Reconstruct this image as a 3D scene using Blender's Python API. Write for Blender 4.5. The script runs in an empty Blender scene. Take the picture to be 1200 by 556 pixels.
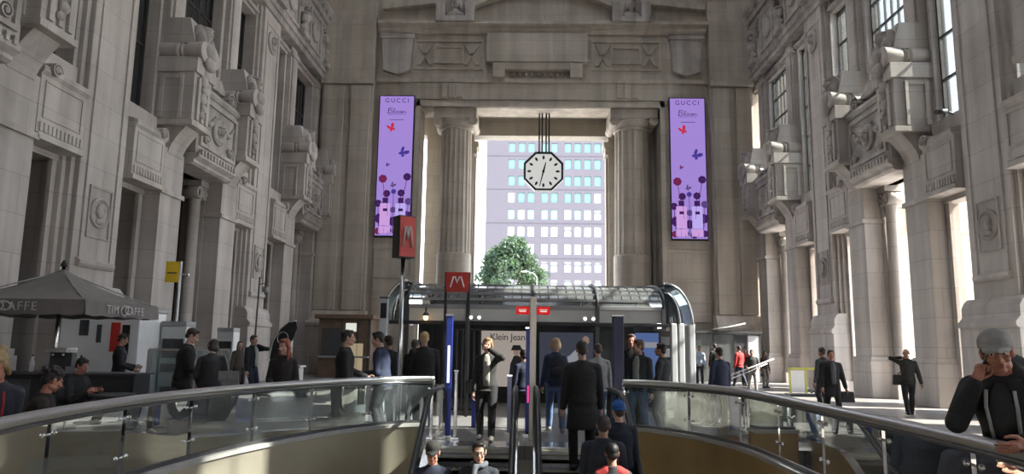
SKY, SUN, SUN_EL, SUN_AZ, EXPO = 1.7, 8.0, 42.0, -9.0, 1.88
import bpy, bmesh, math, random
from mathutils import Vector, Matrix, Euler, Quaternion
R = math.radians
SC = bpy.context.scene
COL = SC.collection
random.seed(7)

# ------------------------------------------------------------------ helpers
def link(o, parent=None):
    COL.objects.link(o)
    if parent is not None:
        o.parent = parent
    return o

def tag(o, label=None, cat=None, group=None, kind=None):
    if label: o['label'] = label
    if cat: o['category'] = cat
    if group: o['group'] = group
    if kind: o['kind'] = kind
    return o

def thing(name, label, cat, loc=(0, 0, 0), rz=0.0, group=None):
    o = bpy.data.objects.new(name, None)
    o.empty_display_size = 0.1
    link(o)
    o.location = loc
    o.rotation_euler = (0, 0, rz)
    return tag(o, label, cat, group)

def struct(name, parent=None):
    o = bpy.data.objects.new(name, None)
    link(o, parent)
    if parent is None:
        o['kind'] = 'structure'
    return o

def copy_tree(o, parent=None):
    c = o.copy()
    COL.objects.link(c)
    if parent is not None:
        c.parent = parent
    for ch in list(o.children):
        copy_tree(ch, c)
    return c

class MB:
    """collects shapes into one mesh; T maps local (a,b,c) to xyz"""
    def __init__(s, T=None):
        s.bm = bmesh.new()
        s.T = T or (lambda a, b, c: (a, b, c))
        s.mi = 0
    def v(s, a, b, c):
        return s.bm.verts.new(s.T(a, b, c))
    def f(s, vs, smooth=False):
        try:
            f = s.bm.faces.new(vs)
        except ValueError:
            return None
        f.material_index = s.mi
        f.smooth = smooth
        return f
    def box(s, a0, a1, b0, b1, c0, c1):
        v = [s.v(a, b, c) for c in (c0, c1) for b in (b0, b1) for a in (a0, a1)]
        for q in ((0, 2, 3, 1), (4, 5, 7, 6), (0, 1, 5, 4), (2, 6, 7, 3), (0, 4, 6, 2), (1, 3, 7, 5)):
            s.f([v[i] for i in q])
        return s
    def frust(s, a0, a1, b0, b1, c0, a2, a3, b2, b3, c1):
        """box whose c0 face is (a0..b1) and c1 face is (a2..b3)"""
        v = [s.v(a, b, c0) for b in (b0, b1) for a in (a0, a1)] + [s.v(a, b, c1) for b in (b2, b3) for a in (a2, a3)]
        for q in ((0, 2, 3, 1), (4, 5, 7, 6), (0, 1, 5, 4), (2, 6, 7, 3), (0, 4, 6, 2), (1, 3, 7, 5)):
            s.f([v[i] for i in q])
        return s
    def prism(s, poly, lo, hi, order='abc', smooth=False):
        """poly of 2-D points extruded; order tells where (p,q,extrude) go, e.g. 'acb'"""
        def mk(p, q, e):
            d = dict(zip(order, (p, q, e)))
            return s.v(d['a'], d['b'], d['c'])
        A = [mk(p, q, lo) for p, q in poly]
        B = [mk(p, q, hi) for p, q in poly]
        n = len(poly)
        s.f(A[::-1]); s.f(B)
        for i in range(n):
            s.f([A[i], A[(i + 1) % n], B[(i + 1) % n], B[i]], smooth)
        return s
    def ring(s, c, u, w, ru, rw, n):
        c = Vector(c)
        return [s.v(*(c + u * (ru * math.cos(2 * math.pi * i / n)) + w * (rw * math.sin(2 * math.pi * i / n)))) for i in range(n)]
    def bridge(s, A, B, smooth=True):
        n = len(A)
        for i in range(n):
            s.f([A[i], A[(i + 1) % n], B[(i + 1) % n], B[i]], smooth)
    def tube(s, pts, r, n=8, closed=False, caps=True, flat=1.0, smooth=True):
        pts = [Vector(p) for p in pts]
        rr = r if isinstance(r, (list, tuple)) else [r] * len(pts)
        rings = []
        m = len(pts)
        up = None
        for i, p in enumerate(pts):
            if closed:
                d = pts[(i + 1) % m] - pts[i - 1]
            else:
                d = pts[min(i + 1, m - 1)] - pts[max(i - 1, 0)]
            d = d.normalized() if d.length > 1e-9 else Vector((0, 0, 1))
            if up is None:
                up = Vector((0, 0, 1)) if abs(d.z) < .9 else Vector((1, 0, 0))
            u = d.cross(up)
            if u.length < 1e-6:
                u = d.cross(Vector((0.3, 1, 0.1)))
            u.normalize()
            w = u.cross(d).normalized()
            up = w
            rings.append(s.ring(p, u, w, rr[i], rr[i] * flat, n))
        for i in range(m - 1):
            s.bridge(rings[i], rings[i + 1], smooth)
        if closed:
            s.bridge(rings[-1], rings[0], smooth)
        elif caps:
            s.f(rings[0][::-1]); s.f(rings[-1])
        return s
    def cyl(s, p0, p1, r0, r1=None, n=16, smooth=True):
        return s.tube([p0, p1], [r0, r0 if r1 is None else r1], n, smooth=smooth)
    def lathe(s, prof, c=(0, 0, 0), n=24, axis='c', smooth=True, flute=0):
        """prof of (radius, height) around axis through c"""
        rings = []
        for r, h in prof:
            ring = []
            for i in range(n):
                t = 2 * math.pi * i / n
                rr = r
                if flute:
                    rr = r * (1 - flute * (i % 2))
                x, y = rr * math.cos(t), rr * math.sin(t)
                if axis == 'c': p = (c[0] + x, c[1] + y, c[2] + h)
                elif axis == 'b': p = (c[0] + x, c[1] + h, c[2] + y)
                else: p = (c[0] + h, c[1] + x, c[2] + y)
                ring.append(s.v(*p))
            rings.append(ring)
        for A, B in zip(rings, rings[1:]):
            s.bridge(A, B, smooth)
        s.f(rings[0][::-1]); s.f(rings[-1])
        return s
    def ell(s, c, r, n=12, m=8, M=None):
        """ellipsoid"""
        c = Vector(c)
        M = M or Matrix.Identity(3)
        top = s.v(*(c + M @ Vector((0, 0, r[2]))))
        bot = s.v(*(c + M @ Vector((0, 0, -r[2]))))
        rings = []
        for j in range(1, m):
            ph = math.pi * j / m
            rings.append([s.v(*(c + M @ Vector((r[0] * math.sin(ph) * math.cos(2 * math.pi * i / n), r[1] * math.sin(ph) * math.sin(2 * math.pi * i / n), r[2] * math.cos(ph))))) for i in range(n)])
        for i in range(n):
            s.f([top, rings[0][i], rings[0][(i + 1) % n]], True)
            s.f([bot, rings[-1][(i + 1) % n], rings[-1][i]], True)
        for A, B in zip(rings, rings[1:]):
            for i in range(n):
                s.f([A[i], B[i], B[(i + 1) % n], A[(i + 1) % n]], True)
        return s
    def quad(s, *p):
        s.f([s.v(*q) for q in p]); return s
    def grid(s, P, nu, nv, smooth=True):
        V = [[s.v(*P(i / nu, j / nv)) for i in range(nu + 1)] for j in range(nv + 1)]
        for j in range(nv):
            for i in range(nu):
                s.f([V[j][i], V[j][i + 1], V[j + 1][i + 1], V[j + 1][i]], smooth)
        return s
    def build(s, name, mat, parent=None, bevel=0, solid=0, recalc=True):
        if recalc:
            bmesh.ops.recalc_face_normals(s.bm, faces=s.bm.faces)
        me = bpy.data.meshes.new(name)
        s.bm.to_mesh(me); s.bm.free()
        for m in (mat if isinstance(mat, (list, tuple)) else [mat]):
            me.materials.append(m)
        o = bpy.data.objects.new(name, me)
        link(o, parent)
        if solid:
            md = o.modifiers.new('solid', 'SOLIDIFY'); md.thickness = solid; md.offset = 0
        if bevel:
            md = o.modifiers.new('bevel', 'BEVEL'); md.width = bevel; md.segments = 2; md.limit_method = 'ANGLE'
        return o

def text_mesh(body, size, depth=.004, align='CENTER', space=1.0):
    cu = bpy.data.curves.new('lettering', 'FONT')
    cu.body = body; cu.size = size; cu.extrude = depth; cu.align_x = align; cu.align_y = 'CENTER'
    cu.space_character = space
    tmp = bpy.data.objects.new('lettering', cu)
    COL.objects.link(tmp)
    dg = bpy.context.evaluated_depsgraph_get()
    me = bpy.data.meshes.new_from_object(tmp.evaluated_get(dg))
    bpy.data.objects.remove(tmp)
    return me

def lettering(name, body, size, mat, M, parent=None, depth=.004, space=1.0):
    """text in its own x/y plane, moved by matrix M"""
    me = text_mesh(body, size, depth, space=space)
    me.transform(M)
    me.materials.clear(); me.materials.append(mat)
    o = bpy.data.objects.new(name, me)
    return link(o, parent)

FACE_CAM = Matrix(((1, 0, 0, 0), (0, 0, -1, 0), (0, 1, 0, 0), (0, 0, 0, 1)))   # text plane stands up and faces -Y
def at(x, y, z, rz=0, s=1):
    return Matrix.Translation((x, y, z)) @ Matrix.Rotation(rz, 4, 'Z') @ FACE_CAM @ Matrix.Scale(s, 4)

# ------------------------------------------------------------------ materials
def nt(name):
    m = bpy.data.materials.new(name); m.use_nodes = True
    t = m.node_tree; t.nodes.clear()
    out = t.nodes.new('ShaderNodeOutputMaterial')
    return m, t, out

def N(t, typ, **kw):
    n = t.nodes.new(typ)
    for k, v in kw.items():
        if k.startswith('_'): setattr(n, k[1:], v)
        else: n.inputs[k.replace('__', ' ')].default_value = v
    return n

def mat(name, col, rough=.6, metal=0.0, var=.12, scale=6.0, bump=0.0, spec=.5, coat=0.0, detail=4):
    m, t, out = nt(name)
    b = N(t, 'ShaderNodeBsdfPrincipled', Roughness=rough, Metallic=metal)
    b.inputs['Specular IOR Level'].default_value = spec
    b.inputs['Coat Weight'].default_value = coat
    tc = N(t, 'ShaderNodeTexCoord')
    no = N(t, 'ShaderNodeTexNoise', Scale=scale, Detail=detail)
    t.links.new(tc.outputs['Object'], no.inputs['Vector'])
    rp = N(t, 'ShaderNodeValToRGB')
    c = Vector(col[:3])
    e = rp.color_ramp.elements
    e[0].position = .3; e[1].position = .72
    e[0].color = (*(c * (1 - var)), 1); e[1].color = (*[min(1, x * (1 + var)) for x in c], 1)
    t.links.new(no.outputs['Fac'], rp.inputs['Fac'])
    t.links.new(rp.outputs['Color'], b.inputs['Base Color'])
    if bump:
        bp = N(t, 'ShaderNodeBump', Strength=bump, Distance=.02)
        t.links.new(no.outputs['Fac'], bp.inputs['Height'])
        t.links.new(bp.outputs['Normal'], b.inputs['Normal'])
    t.links.new(b.outputs['BSDF'], out.inputs['Surface'])
    return m

def emis(name, col, strength=1.0):
    m, t, out = nt(name)
    e = N(t, 'ShaderNodeEmission', Color=(*col, 1), Strength=strength / 2 ** EXPO)
    t.links.new(e.outputs[0], out.inputs['Surface'])
    return m

def thin_glass(name, tint=(.9, .95, .95), refl=1.0, rough=.0, haze=0.0, hazecol=(.8, .85, .85)):
    """thin pane: clear see-through plus fresnel reflection, optional dusty haze"""
    m, t, out = nt(name)
    tr = N(t, 'ShaderNodeBsdfTransparent', Color=(*tint, 1))
    gl = N(t, 'ShaderNodeBsdfGlossy', Color=(1, 1, 1, 1), Roughness=rough)
    fr = N(t, 'ShaderNodeFresnel', IOR=1.45)
    mu = N(t, 'ShaderNodeMath', _operation='MULTIPLY'); mu.inputs[1].default_value = refl
    t.links.new(fr.outputs[0], mu.inputs[0])
    mx = N(t, 'ShaderNodeMixShader')
    t.links.new(mu.outputs[0], mx.inputs[0]); t.links.new(tr.outputs[0], mx.inputs[1]); t.links.new(gl.outputs[0], mx.inputs[2])
    last = mx
    if haze:
        df = N(t, 'ShaderNodeBsdfDiffuse', Color=(*hazecol, 1))
        m2 = N(t, 'ShaderNodeMixShader'); m2.inputs[0].default_value = haze
        t.links.new(mx.outputs[0], m2.inputs[1]); t.links.new(df.outputs[0], m2.inputs[2])
        last = m2
    t.links.new(last.outputs[0], out.inputs['Surface'])
    return m

def stone(name, c1, c2, bw=2.1, bh=.86, rough=.75, joint=.72, streak=.25, bump=.25):
    """ashlar: big blocks with thin joints, cloudy tone and vertical weather streaks, in object space"""
    m, t, out = nt(name)
    b = N(t, 'ShaderNodeBsdfPrincipled', Roughness=rough)
    b.inputs['Specular IOR Level'].default_value = .3
    ge = N(t, 'ShaderNodeNewGeometry')
    sp = N(t, 'ShaderNodeSeparateXYZ'); t.links.new(ge.outputs['Position'], sp.inputs[0])
    ad = N(t, 'ShaderNodeMath', _operation='ADD')
    t.links.new(sp.outputs['X'], ad.inputs[0]); t.links.new(sp.outputs['Y'], ad.inputs[1])
    cb = N(t, 'ShaderNodeCombineXYZ')
    t.links.new(ad.outputs[0], cb.inputs['X']); t.links.new(sp.outputs['Z'], cb.inputs['Y'])
    br = N(t, 'ShaderNodeTexBrick', Scale=1.0)
    br.inputs['Color1'].default_value = (1, 1, 1, 1); br.inputs['Color2'].default_value = (.9, .89, .87, 1)
    br.inputs['Mortar'].default_value = (joint, joint, joint, 1)
    br.inputs['Mortar Size'].default_value = .012; br.inputs['Mortar Smooth'].default_value = .3
    br.inputs['Brick Width'].default_value = bw; br.inputs['Row Height'].default_value = bh
    t.links.new(cb.outputs[0], br.inputs['Vector'])
    n1 = N(t, 'ShaderNodeTexNoise', Scale=.55, Detail=6, Roughness=.6)
    t.links.new(ge.outputs['Position'], n1.inputs['Vector'])
    mp = N(t, 'ShaderNodeMapping'); mp.inputs['Scale'].default_value = (2.2, 2.2, .12)
    t.links.new(ge.outputs['Position'], mp.inputs['Vector'])
    n2 = N(t, 'ShaderNodeTexNoise', Scale=1.0, Detail=5); t.links.new(mp.outputs[0], n2.inputs['Vector'])
    rp = N(t, 'ShaderNodeValToRGB')
    rp.color_ramp.elements[0].position = .32; rp.color_ramp.elements[1].position = .7
    rp.color_ramp.elements[0].color = (*c2, 1); rp.color_ramp.elements[1].color = (*c1, 1)
    t.links.new(n1.outputs['Fac'], rp.inputs['Fac'])
    r2 = N(t, 'ShaderNodeMapRange'); r2.inputs['From Min'].default_value = .35; r2.inputs['From Max'].default_value = .65
    r2.inputs['To Min'].default_value = 1 - streak; r2.inputs['To Max'].default_value = 1.0
    t.links.new(n2.outputs['Fac'], r2.inputs['Value'])
    m1 = N(t, 'ShaderNodeMixRGB', _blend_type='MULTIPLY', Fac=1.0)
    t.links.new(rp.outputs['Color'], m1.inputs['Color1']); t.links.new(br.outputs['Color'], m1.inputs['Color2'])
    m2 = N(t, 'ShaderNodeMixRGB', _blend_type='MULTIPLY', Fac=1.0)
    t.links.new(m1.outputs[0], m2.inputs['Color1']); t.links.new(r2.outputs[0], m2.inputs['Color2'])
    t.links.new(m2.outputs[0], b.inputs['Base Color'])
    if bump:
        n3 = N(t, 'ShaderNodeTexNoise', Scale=9, Detail=4); t.links.new(ge.outputs['Position'], n3.inputs['Vector'])
        bp = N(t, 'ShaderNodeBump', Strength=bump, Distance=.02); t.links.new(n3.outputs['Fac'], bp.inputs['Height'])
        t.links.new(bp.outputs['Normal'], b.inputs['Normal'])
    t.links.new(b.outputs['BSDF'], out.inputs['Surface'])
    return m

M = {}
M['stone'] = stone('hall limestone', (.60, .555, .515), (.46, .42, .39))
M['stone_end'] = stone('end wall limestone', (.58, .52, .45), (.46, .41, .355))
M['carved'] = stone('carved limestone', (.57, .525, .485), (.37, .34, .315), bw=50, bh=50, streak=.35, bump=.8)
M['portico'] = stone('pale portico stone', (.46, .42, .355), (.40, .36, .30), bw=1.6, bh=.8, streak=.1)
M['pave'] = mat('sunny paving', (.55, .53, .5), .8, var=.08, scale=.5)
M['rail'] = mat('brushed steel handrail', (.62, .62, .62), .38, 1.0, .05, 30)
M['rail_dark'] = mat('dull dark steel', (.16, .16, .17), .35, .8, .1, 20)
M['steel'] = mat('polished steel', (.62, .62, .62), .22, 1.0, .06, 15)
M['black'] = mat('black paint', (.012, .012, .014), .45, 0, .2, 10)
M['rubber'] = mat('black rubber', (.012, .012, .013), .38, 0, .2, 20)
M['white'] = mat('white enamel', (.8, .8, .8), .4, 0, .04, 3)
M['grey'] = mat('grey paint', (.3, .3, .31), .5, 0, .06, 5)
M['dgrey'] = mat('dark grey paint', (.06, .062, .066), .5, 0, .15, 5)
M['red'] = mat('red sign face', (.52, .035, .025), .4, 0, .05, 3)
M['blue'] = mat('blue enamel', (.03, .06, .42), .35, 0, .08, 4)
M['navy'] = mat('navy enamel', (.015, .02, .07), .35, 0, .1, 4)
M['yellow'] = mat('yellow enamel', (.75, .52, .02), .5, 0, .06, 4)
M['beige'] = mat('golden marble cladding', (.74, .54, .27), .3, 0, .2, 1.1, spec=.45, detail=8)
M['cream'] = mat('cream marble cladding', (.66, .60, .48), .3, 0, .12, 1.1, spec=.45, detail=8)
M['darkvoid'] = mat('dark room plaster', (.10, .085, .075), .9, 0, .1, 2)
M['bronze'] = mat('dark window bronze', (.05, .048, .045), .5, .3, .1, 8)
M['darkglass'] = mat('dark window glass', (.03, .03, .032), .12, 0, .2, 2)
M['clear'] = thin_glass('window glass', (.93, .97, .98), .9)
M['balglass'] = thin_glass('balustrade glass', (.76, .83, .84), 1.1, 0.0, .07, (.5, .56, .60))
M['roofglass'] = thin_glass('canopy glass', (.72, .78, .78), 1.5, .05, .22, (.5, .52, .52))
M['frost'] = None
# ------------------------------------------------------------------ the place: sizes
XL, XR, YE, YB = -11.2, 12.0, 38.0, -8.0
P0, PITCH = 8.25, 10.55          # pier centres at P0 + k*PITCH
SPRING = 20.6

def side_T(side):
    if side == 'right':
        return lambda u, v, w: (XR - w, u, v)
    return lambda u, v, w: (XL + w, u * 1.0806 - 1.86, v)

def cells(lo, hi, cuts):
    c = sorted({lo, hi} | {x for x in cuts if lo < x < hi})
    return list(zip(c, c[1:]))

def pierced(mb, u0, u1, v0, v1, w0, w1, holes):
    """wall slab with rectangular openings, as merged boxes"""
    for a, b in cells(u0, u1, [x for h in holes for x in h[:2]]):
        m = (a + b) / 2
        cuts = [(h[2], h[3]) for h in holes if h[0] < m < h[1]]
        cuts.sort()
        z = v0
        for c, d in cuts:
            if c > z + 1e-6: mb.box(a, b, z, c, w0, w1)
            z = max(z, d)
        if z < v1 - 1e-6: mb.box(a, b, z, v1, w0, w1)

NARROW, WIDE = (2.7, 4.15), 1.35
def bay_holes(k):
    c = P0 + k * PITCH + PITCH / 2
    H = []
    for sgn in (-1, 1):
        a, b = sorted((c + sgn * NARROW[0], c + sgn * NARROW[1]))
        H.append((a, b, 0, 5.95)); H.append((a, b, 8.4, 15.2))
    H.append((c - WIDE, c + WIDE, 0, 7.3)); H.append((c - WIDE, c + WIDE, 10.0, 15.2))
    return H

BAYS = (-1, 0, 1, 2)

def relief_head(mb, u, v, w, s=1.0):
    """carved bust: head, brow wreath, neck, shoulders, all leaning out of the wall"""
    I = None
    mb.ell((u, v + .30 * s, w + .10 * s), (.13 * s, .19 * s, .15 * s), 10, 8)
    mb.ell((u, v + .29 * s, w + .24 * s), (.03 * s, .06 * s, .04 * s), 6, 5)
    mb.ell((u, v + .43 * s, w + .08 * s), (.17 * s, .07 * s, .17 * s), 12, 6)
    mb.ell((u - .13 * s, v + .26 * s, w + .05 * s), (.06 * s, .16 * s, .1 * s), 8, 6)
    mb.ell((u + .13 * s, v + .26 * s, w + .05 * s), (.06 * s, .16 * s, .1 * s), 8, 6)
    mb.ell((u, v + .08 * s, w + .05 * s), (.09 * s, .12 * s, .09 * s), 8, 6)
    mb.ell((u, v - .05 * s, w + .02 * s), (.26 * s, .13 * s, .15 * s), 10, 6)

def swag(mb, u0, u1, v, drop, w, r=.08, n=9):
    for i in range(n + 1):
        t = i / n
        u = u0 + (u1 - u0) * t
        q = r * (.75 + .5 * math.sin(math.pi * t))
        mb.ell((u, v - drop * math.sin(math.pi * t), w), (q, q, q * .8), 7, 5)

def volute(mb, u, v, w0, w1, r, turns=1.8, n=30, sgn=1):
    """spiral band lying in the u-v plane between depths w0..w1"""
    mb.lathe([(r * .22, w0), (r * .22, w1 + .02)], (u, v, 0), 10)
    prev = None
    for i in range(n + 1):
        t = i / n
        a = t * turns * 2 * math.pi
        rr = r * (1 - .7 * t)
        ri = rr - r * .2
        P = [(u + sgn * q * math.cos(a), v + q * math.sin(a)) for q in (ri, rr)]
        cur = [mb.v(P[0][0], P[0][1], w0), mb.v(P[1][0], P[1][1], w0), mb.v(P[1][0], P[1][1], w1), mb.v(P[0][0], P[0][1], w1)]
        if prev:
            for j in range(4):
                mb.f([prev[j], prev[(j + 1) % 4], cur[(j + 1) % 4], cur[j]])
        else: mb.f(cur)
        prev = cur
    mb.f(prev[::-1])

def fluted_band(mb, u0, u1, v0, v1, w0, w1, n):
    st = (u1 - u0) / n
    mb.box(u0, u1, v0, v1, w0, w0 + (w1 - w0) * .35)
    for i in range(n):
        mb.box(u0 + st * (i + .2), u0 + st * (i + .8), v0, v1, w0, w1)

def frame(mb, u0, u1, v0, v1, w0, w1, t):
    mb.box(u0, u1, v0, v0 + t, w0, w1); mb.box(u0, u1, v1 - t, v1, w0, w1)
    mb.box(u0, u0 + t, v0 + t, v1 - t, w0, w1); mb.box(u1 - t, u1, v0 + t, v1 - t, w0, w1)

NWIN = [0]
def make_window(side, T0, a, b, v0, v1, cols, rows, glass, bars):
    off = .48 if side == 'right' else .3
    T = lambda u, v, w: T0(u, v, w + off)
    NWIN[0] += 1
    w = struct('window_%d' % NWIN[0])
    mb = MB(T)
    frame(mb, a, b, v0, v1, -1.16, -1.04, .07)
    for i in range(1, cols):
        u = a + (b - a) * i / cols
        mb.box(u - .022, u + .022, v0 + .07, v1 - .07, -1.13, -1.07)
    for j in range(1, rows):
        z = v0 + (v1 - v0) * j / rows
        mb.box(a + .07, b - .07, z - .03, z + .03, -1.14, -1.06)
    mb.build('window_frame', bars, w)
    MB(T).box(a + .03, b - .03, v0 + .03, v1 - .03, -1.105, -1.095).build('pane', glass, w)
    return w

def make_side(side):
    T = side_T(side)
    wall = struct('wall_' + side)
    detail = (1, 2) if side == 'right' else (0, 1, 2)
    # ---- the wall slab itself, pierced
    holes = [h for k in BAYS for h in bay_holes(k)]
    mb = MB(T)
    pierced(mb, YB, YE + 1.6, 0, SPRING, -.8 if side == 'right' else -1.3, -.5, holes)
    mb.build('wall_slab', M['stone'], wall)
    # ---- long entablature above the bays
    mb = MB(T)
    mb.box(YB, YE, 15.75, 16.05, -.5, .1); mb.box(YB, YE, 16.05, 16.3, -.5, .2)
    mb.box(YB, YE, 16.3, 18.9, -.5, .06)
    mb.box(YB, YE, 18.9, 19.2, -.5, .2); mb.prism([(-.5, 19.2), (.2, 19.2), (.42, 19.5), (.42, 19.65), (-.5, 19.65)], YB, YE, 'cba')
    for i in range(70):
        u = YB + (YE - YB) * (i + .5) / 70
        if u > 9: mb.box(u - .12, u + .12, 19.22, 19.36, .2, .36)
    mb.build('entablature', M['carved'], wall)
    # carved frieze pieces on it
    for k in detail:
        c = P0 + k * PITCH + PITCH / 2
        for du in (-PITCH / 2, -2.0, 2.0):
            mb = MB(T)
            u = c + du
            relief_head(mb, u, 16.9, .12, 1.5)
            mb.box(u - .5, u + .5, 16.35, 16.6, .06, .4)
            volute(mb, u - .55, 17.9, .06, .3, .3); volute(mb, u + .55, 17.9, .06, .3, .3, sgn=-1)
            swag(mb, u - .9, u + .9, 18.5, .35, .16, .1)
            mb.build('frieze_carving', M['carved'], wall)
        for du in (-3.4, 0, 3.4):
            mb = MB(T); frame(mb, c + du - .9, c + du + .9, 16.55, 18.6, .06, .16, .12)
            mb.lathe([(.5, .06), (.5, .16), (.36, .2), (.3, .14)], (c + du, 17.55, 0), 20)
            mb.build('frieze_panel', M['stone'], wall)
    for k in BAYS:
        c = P0 + k * PITCH + PITCH / 2
        p = P0 + k * PITCH
        full = k in detail
        # ---- pier at the near end of the bay
        piers = [p] if k > -1 else []
        for pu in piers:
            mb = MB(T)
            mb.box(pu - .9, pu + .9, 0, 15.75, -1.3, 0)
            mb.box(pu - 1.04, pu + 1.04, 2.9, 15.75, -1.3, -.13)
            mb.box(pu - 1.16, pu + 1.16, 2.9, 15.75, -1.3, -.26)
            po = mb.build('pier', M['stone'], wall, bevel=.015)
            mb = MB(T)
            mb.box(pu - 1.2, pu + 1.2, 0, 2.2, -.8, .26)
            mb.box(pu - 1.28, pu + 1.28, 0, .45, -.8, .34)
            mb.prism([(-.8, 2.2), (.26, 2.2), (.32, 2.26), (.32, 2.36), (.2, 2.5), (.2, 2.75), (.12, 2.9), (.02, 3.0), (-.8, 3.0)], pu - 1.18, pu + 1.18, 'cba')
            mb.build('pier_base', M['stone'], po, bevel=.012)
            if full:
                mb = MB(T)
                frame(mb, pu - .66, pu + .66, 3.55, 15.2, 0, .045, .07)
                mb.prism([(0, 3.42), (.07, 3.42), (.12, 3.5), (.12, 3.58), (0, 3.66)], pu - .72, pu + .72, 'cba')
                mb.build('panel_moulding', M['stone'], po)
                mb = MB(T)
                frame(mb, pu - .46, pu + .46, 4.2, 5.55, 0, .05, .05)
                mb.box(pu - .41, pu + .41, 4.25, 5.5, 0, .015)
                L = []
                for rr, h in ((.44, 0), (.44, .06), (.4, .09), (.36, .06), (.33, .03)):
                    L.append((rr, h))
                mb.lathe([(r_ * .92, h) for r_, h in L], (pu, 4.88, 0), 24)
                mb.ell((pu - .02, 4.92, .05), (.15, .2, .07)); mb.ell((pu - .15, 4.88, .06), (.04, .05, .05))
                mb.ell((pu + .05, 5.02, .06), (.17, .13, .06)); mb.ell((pu + .03, 4.66, .04), (.18, .1, .06))
                mb.build('medallion', M['carved'], po)
                mb = MB(T)
                mb.lathe([(.5, 0), (.5, .06), (.4, .1), (.3, .05)], (pu, 14.5, 0), 20)
                relief_head(mb, pu, 14.3, .02, .9)
                mb.build('roundel', M['carved'], po)
        # ---- console pilasters and brackets
        for sgn in (-1, 1):
            u = c + sgn * 2.02
            mb = MB(T)
            mb.box(u - .62, u + .62, 0, 7.5, -.6, .1)
            mb.box(u - .72, u + .72, 0, 1.25, -.6, .2)
            mb.box(u - .68, u + .68, 1.25, 1.4, -.6, .16)
            mb.box(u - .68, u + .68, 6.05, 6.2, -.6, .18)
            mb.build('pilaster', M['stone'], wall, bevel=.012)
            mb = MB(T)
            # corbel curving out
            prof = [(-.5, 7.3)] + [(.12 + .6 * (t / 6) ** 1.6, 7.35 + .95 * t / 6) for t in range(7)] + [(-.5, 8.3)]
            mb.prism(prof, u - .42, u + .42, 'cba')
            mb.box(u - .55, u + .55, 8.3, 9.9, -.5, .82)
            mb.box(u - .62, u + .62, 9.9, 10.38, -.5, .92)
            mb.box(u - .6, u + .6, 8.2, 8.36, -.5, .88)
            if full:
                for q in (-.3, 0, .3):
                    mb.box(u + q - .08, u + q + .08, 8.42, 9.8, .82, .9)
                for e in (-1, 1):      # panel on either flank
                    a, b = sorted((u + e * .55, u + e * .6))
                    mb.box(a, b, 8.4, 9.8, -.25, -.1); mb.box(a, b, 8.4, 9.8, .4, .5); mb.box(a, b, 9.68, 9.8, -.1, .4)
            # bolster with its bands, its axis running out of the wall
            mb.lathe([(.3, -.4), (.3, .2), (.24, .24), (.24, .3), (.3, .34), (.24, .38), (.24, .44), (.3, .48), (.33, 1.0), (.2, 1.02)], (u - .3, 10.66, 0), 16)
            mb.lathe([(.3, -.4), (.3, .2), (.24, .24), (.24, .3), (.3, .34), (.24, .38), (.24, .44), (.3, .48), (.33, 1.0), (.2, 1.02)], (u + .3, 10.66, 0), 16)
            mb.box(u - .3, u + .3, 10.38, 10.9, -.4, .96)
            mb.frust(u - .5, u + .5, -.5 + .0, .0, 0, u - .5, u + .5, -.5, 0, 0) if False else None
            mb.prism([(-.5, 10.9), (.7, 10.9), (.5, 11.75), (-.5, 11.75)], u - .46, u + .46, 'cba')
            br = mb.build('console_bracket', M['stone'], wall, bevel=.01)
            if full:
                mb = MB(T)
                relief_head(mb, u, 10.95, .68, 1.35)
                mb.ell((u, 11.25, .62), (.4, .46, .28), 10, 7); mb.ell((u, 10.75, .95), (.38, .3, .22), 10, 7)
                mb.ell((u - .28, 11.0, .78), (.14, .38, .2), 8, 6); mb.ell((u + .28, 11.0, .78), (.14, .38, .2), 8, 6)
                mb.ell((u, 10.35, 1.0), (.34, .24, .14), 9, 6)
                for i, (vv, rr) in enumerate(((10.05, .24), (9.78, .26), (9.5, .2), (9.2, .22), (8.9, .16), (8.65, .13))):
                    mb.ell((u + .05 * (-1) ** i, vv, .88), (rr, rr * .9, .09), 9, 6)
                mb.build('bust', M['carved'], br)
            mb = MB(T)
            mb.box(u - .42, u + .42, 10.9, 15.75, -.5, -.18); mb.box(u - .3, u + .3, 10.9, 15.3, -.18, -.1)
            mb.box(u - .5, u + .5, 15.2, 15.45, -.5, -.05)
            mb.build('pilaster_strip', M['stone'], wall, bevel=.012)
        # ---- blocks over the narrow doors
        for sgn in (-1, 1):
            a, b = sorted((c + sgn * 2.62, c + sgn * 4.22))
            mb = MB(T)
            mb.box(a, b, 6.2, 7.75, -.5, .12); mb.box(a, b, 7.75, 8.4, -.5, -.2)
            fluted_band(mb, a + .04, b - .04, 6.28, 6.5, .12, .17, 11 if full else 1)
            mb.prism([(-.5, 7.6), (.12, 7.6), (.2, 7.68), (.2, 7.8), (-.5, 8.0)], a - .03, b + .03, 'cba')
            mb.box(a, b, 6.1, 6.24, -.5, .18)
            frame(mb, a + .14, b - .14, 6.62, 7.5, .12, .15, .04)
            so = mb.build('lintel_block', M['stone'], wall, bevel=.008)
            if full:
                mb = MB(T)
                e = a + .3 if sgn > 0 else b - .3
                volute(mb, e, 7.78, -.3, .28, .2, sgn=sgn)
                mb.build('scroll', M['carved'], so)
            mb = MB(T)      # door surround
            for q in ((a + .07, a + .2), (b - .2, b - .07)):
                mb.box(q[0] - .06, q[1] + .0, 0, 6.0, -.5, -.4)
            mb.box(a + .01, b - .01, 5.95, 6.1, -.5, -.36)
            mb.build('door_surround', M['stone'], wall)
        # ---- centre: lintel, carved panel between the brackets
        mb = MB(T)
        mb.prism([(-.9, 7.3), (.3, 7.3), (.4, 7.36), (.4, 7.45), (.56, 7.55), (.56, 7.68), (-.9, 7.68)], c - 1.4, c + 1.4, 'cba')
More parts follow.
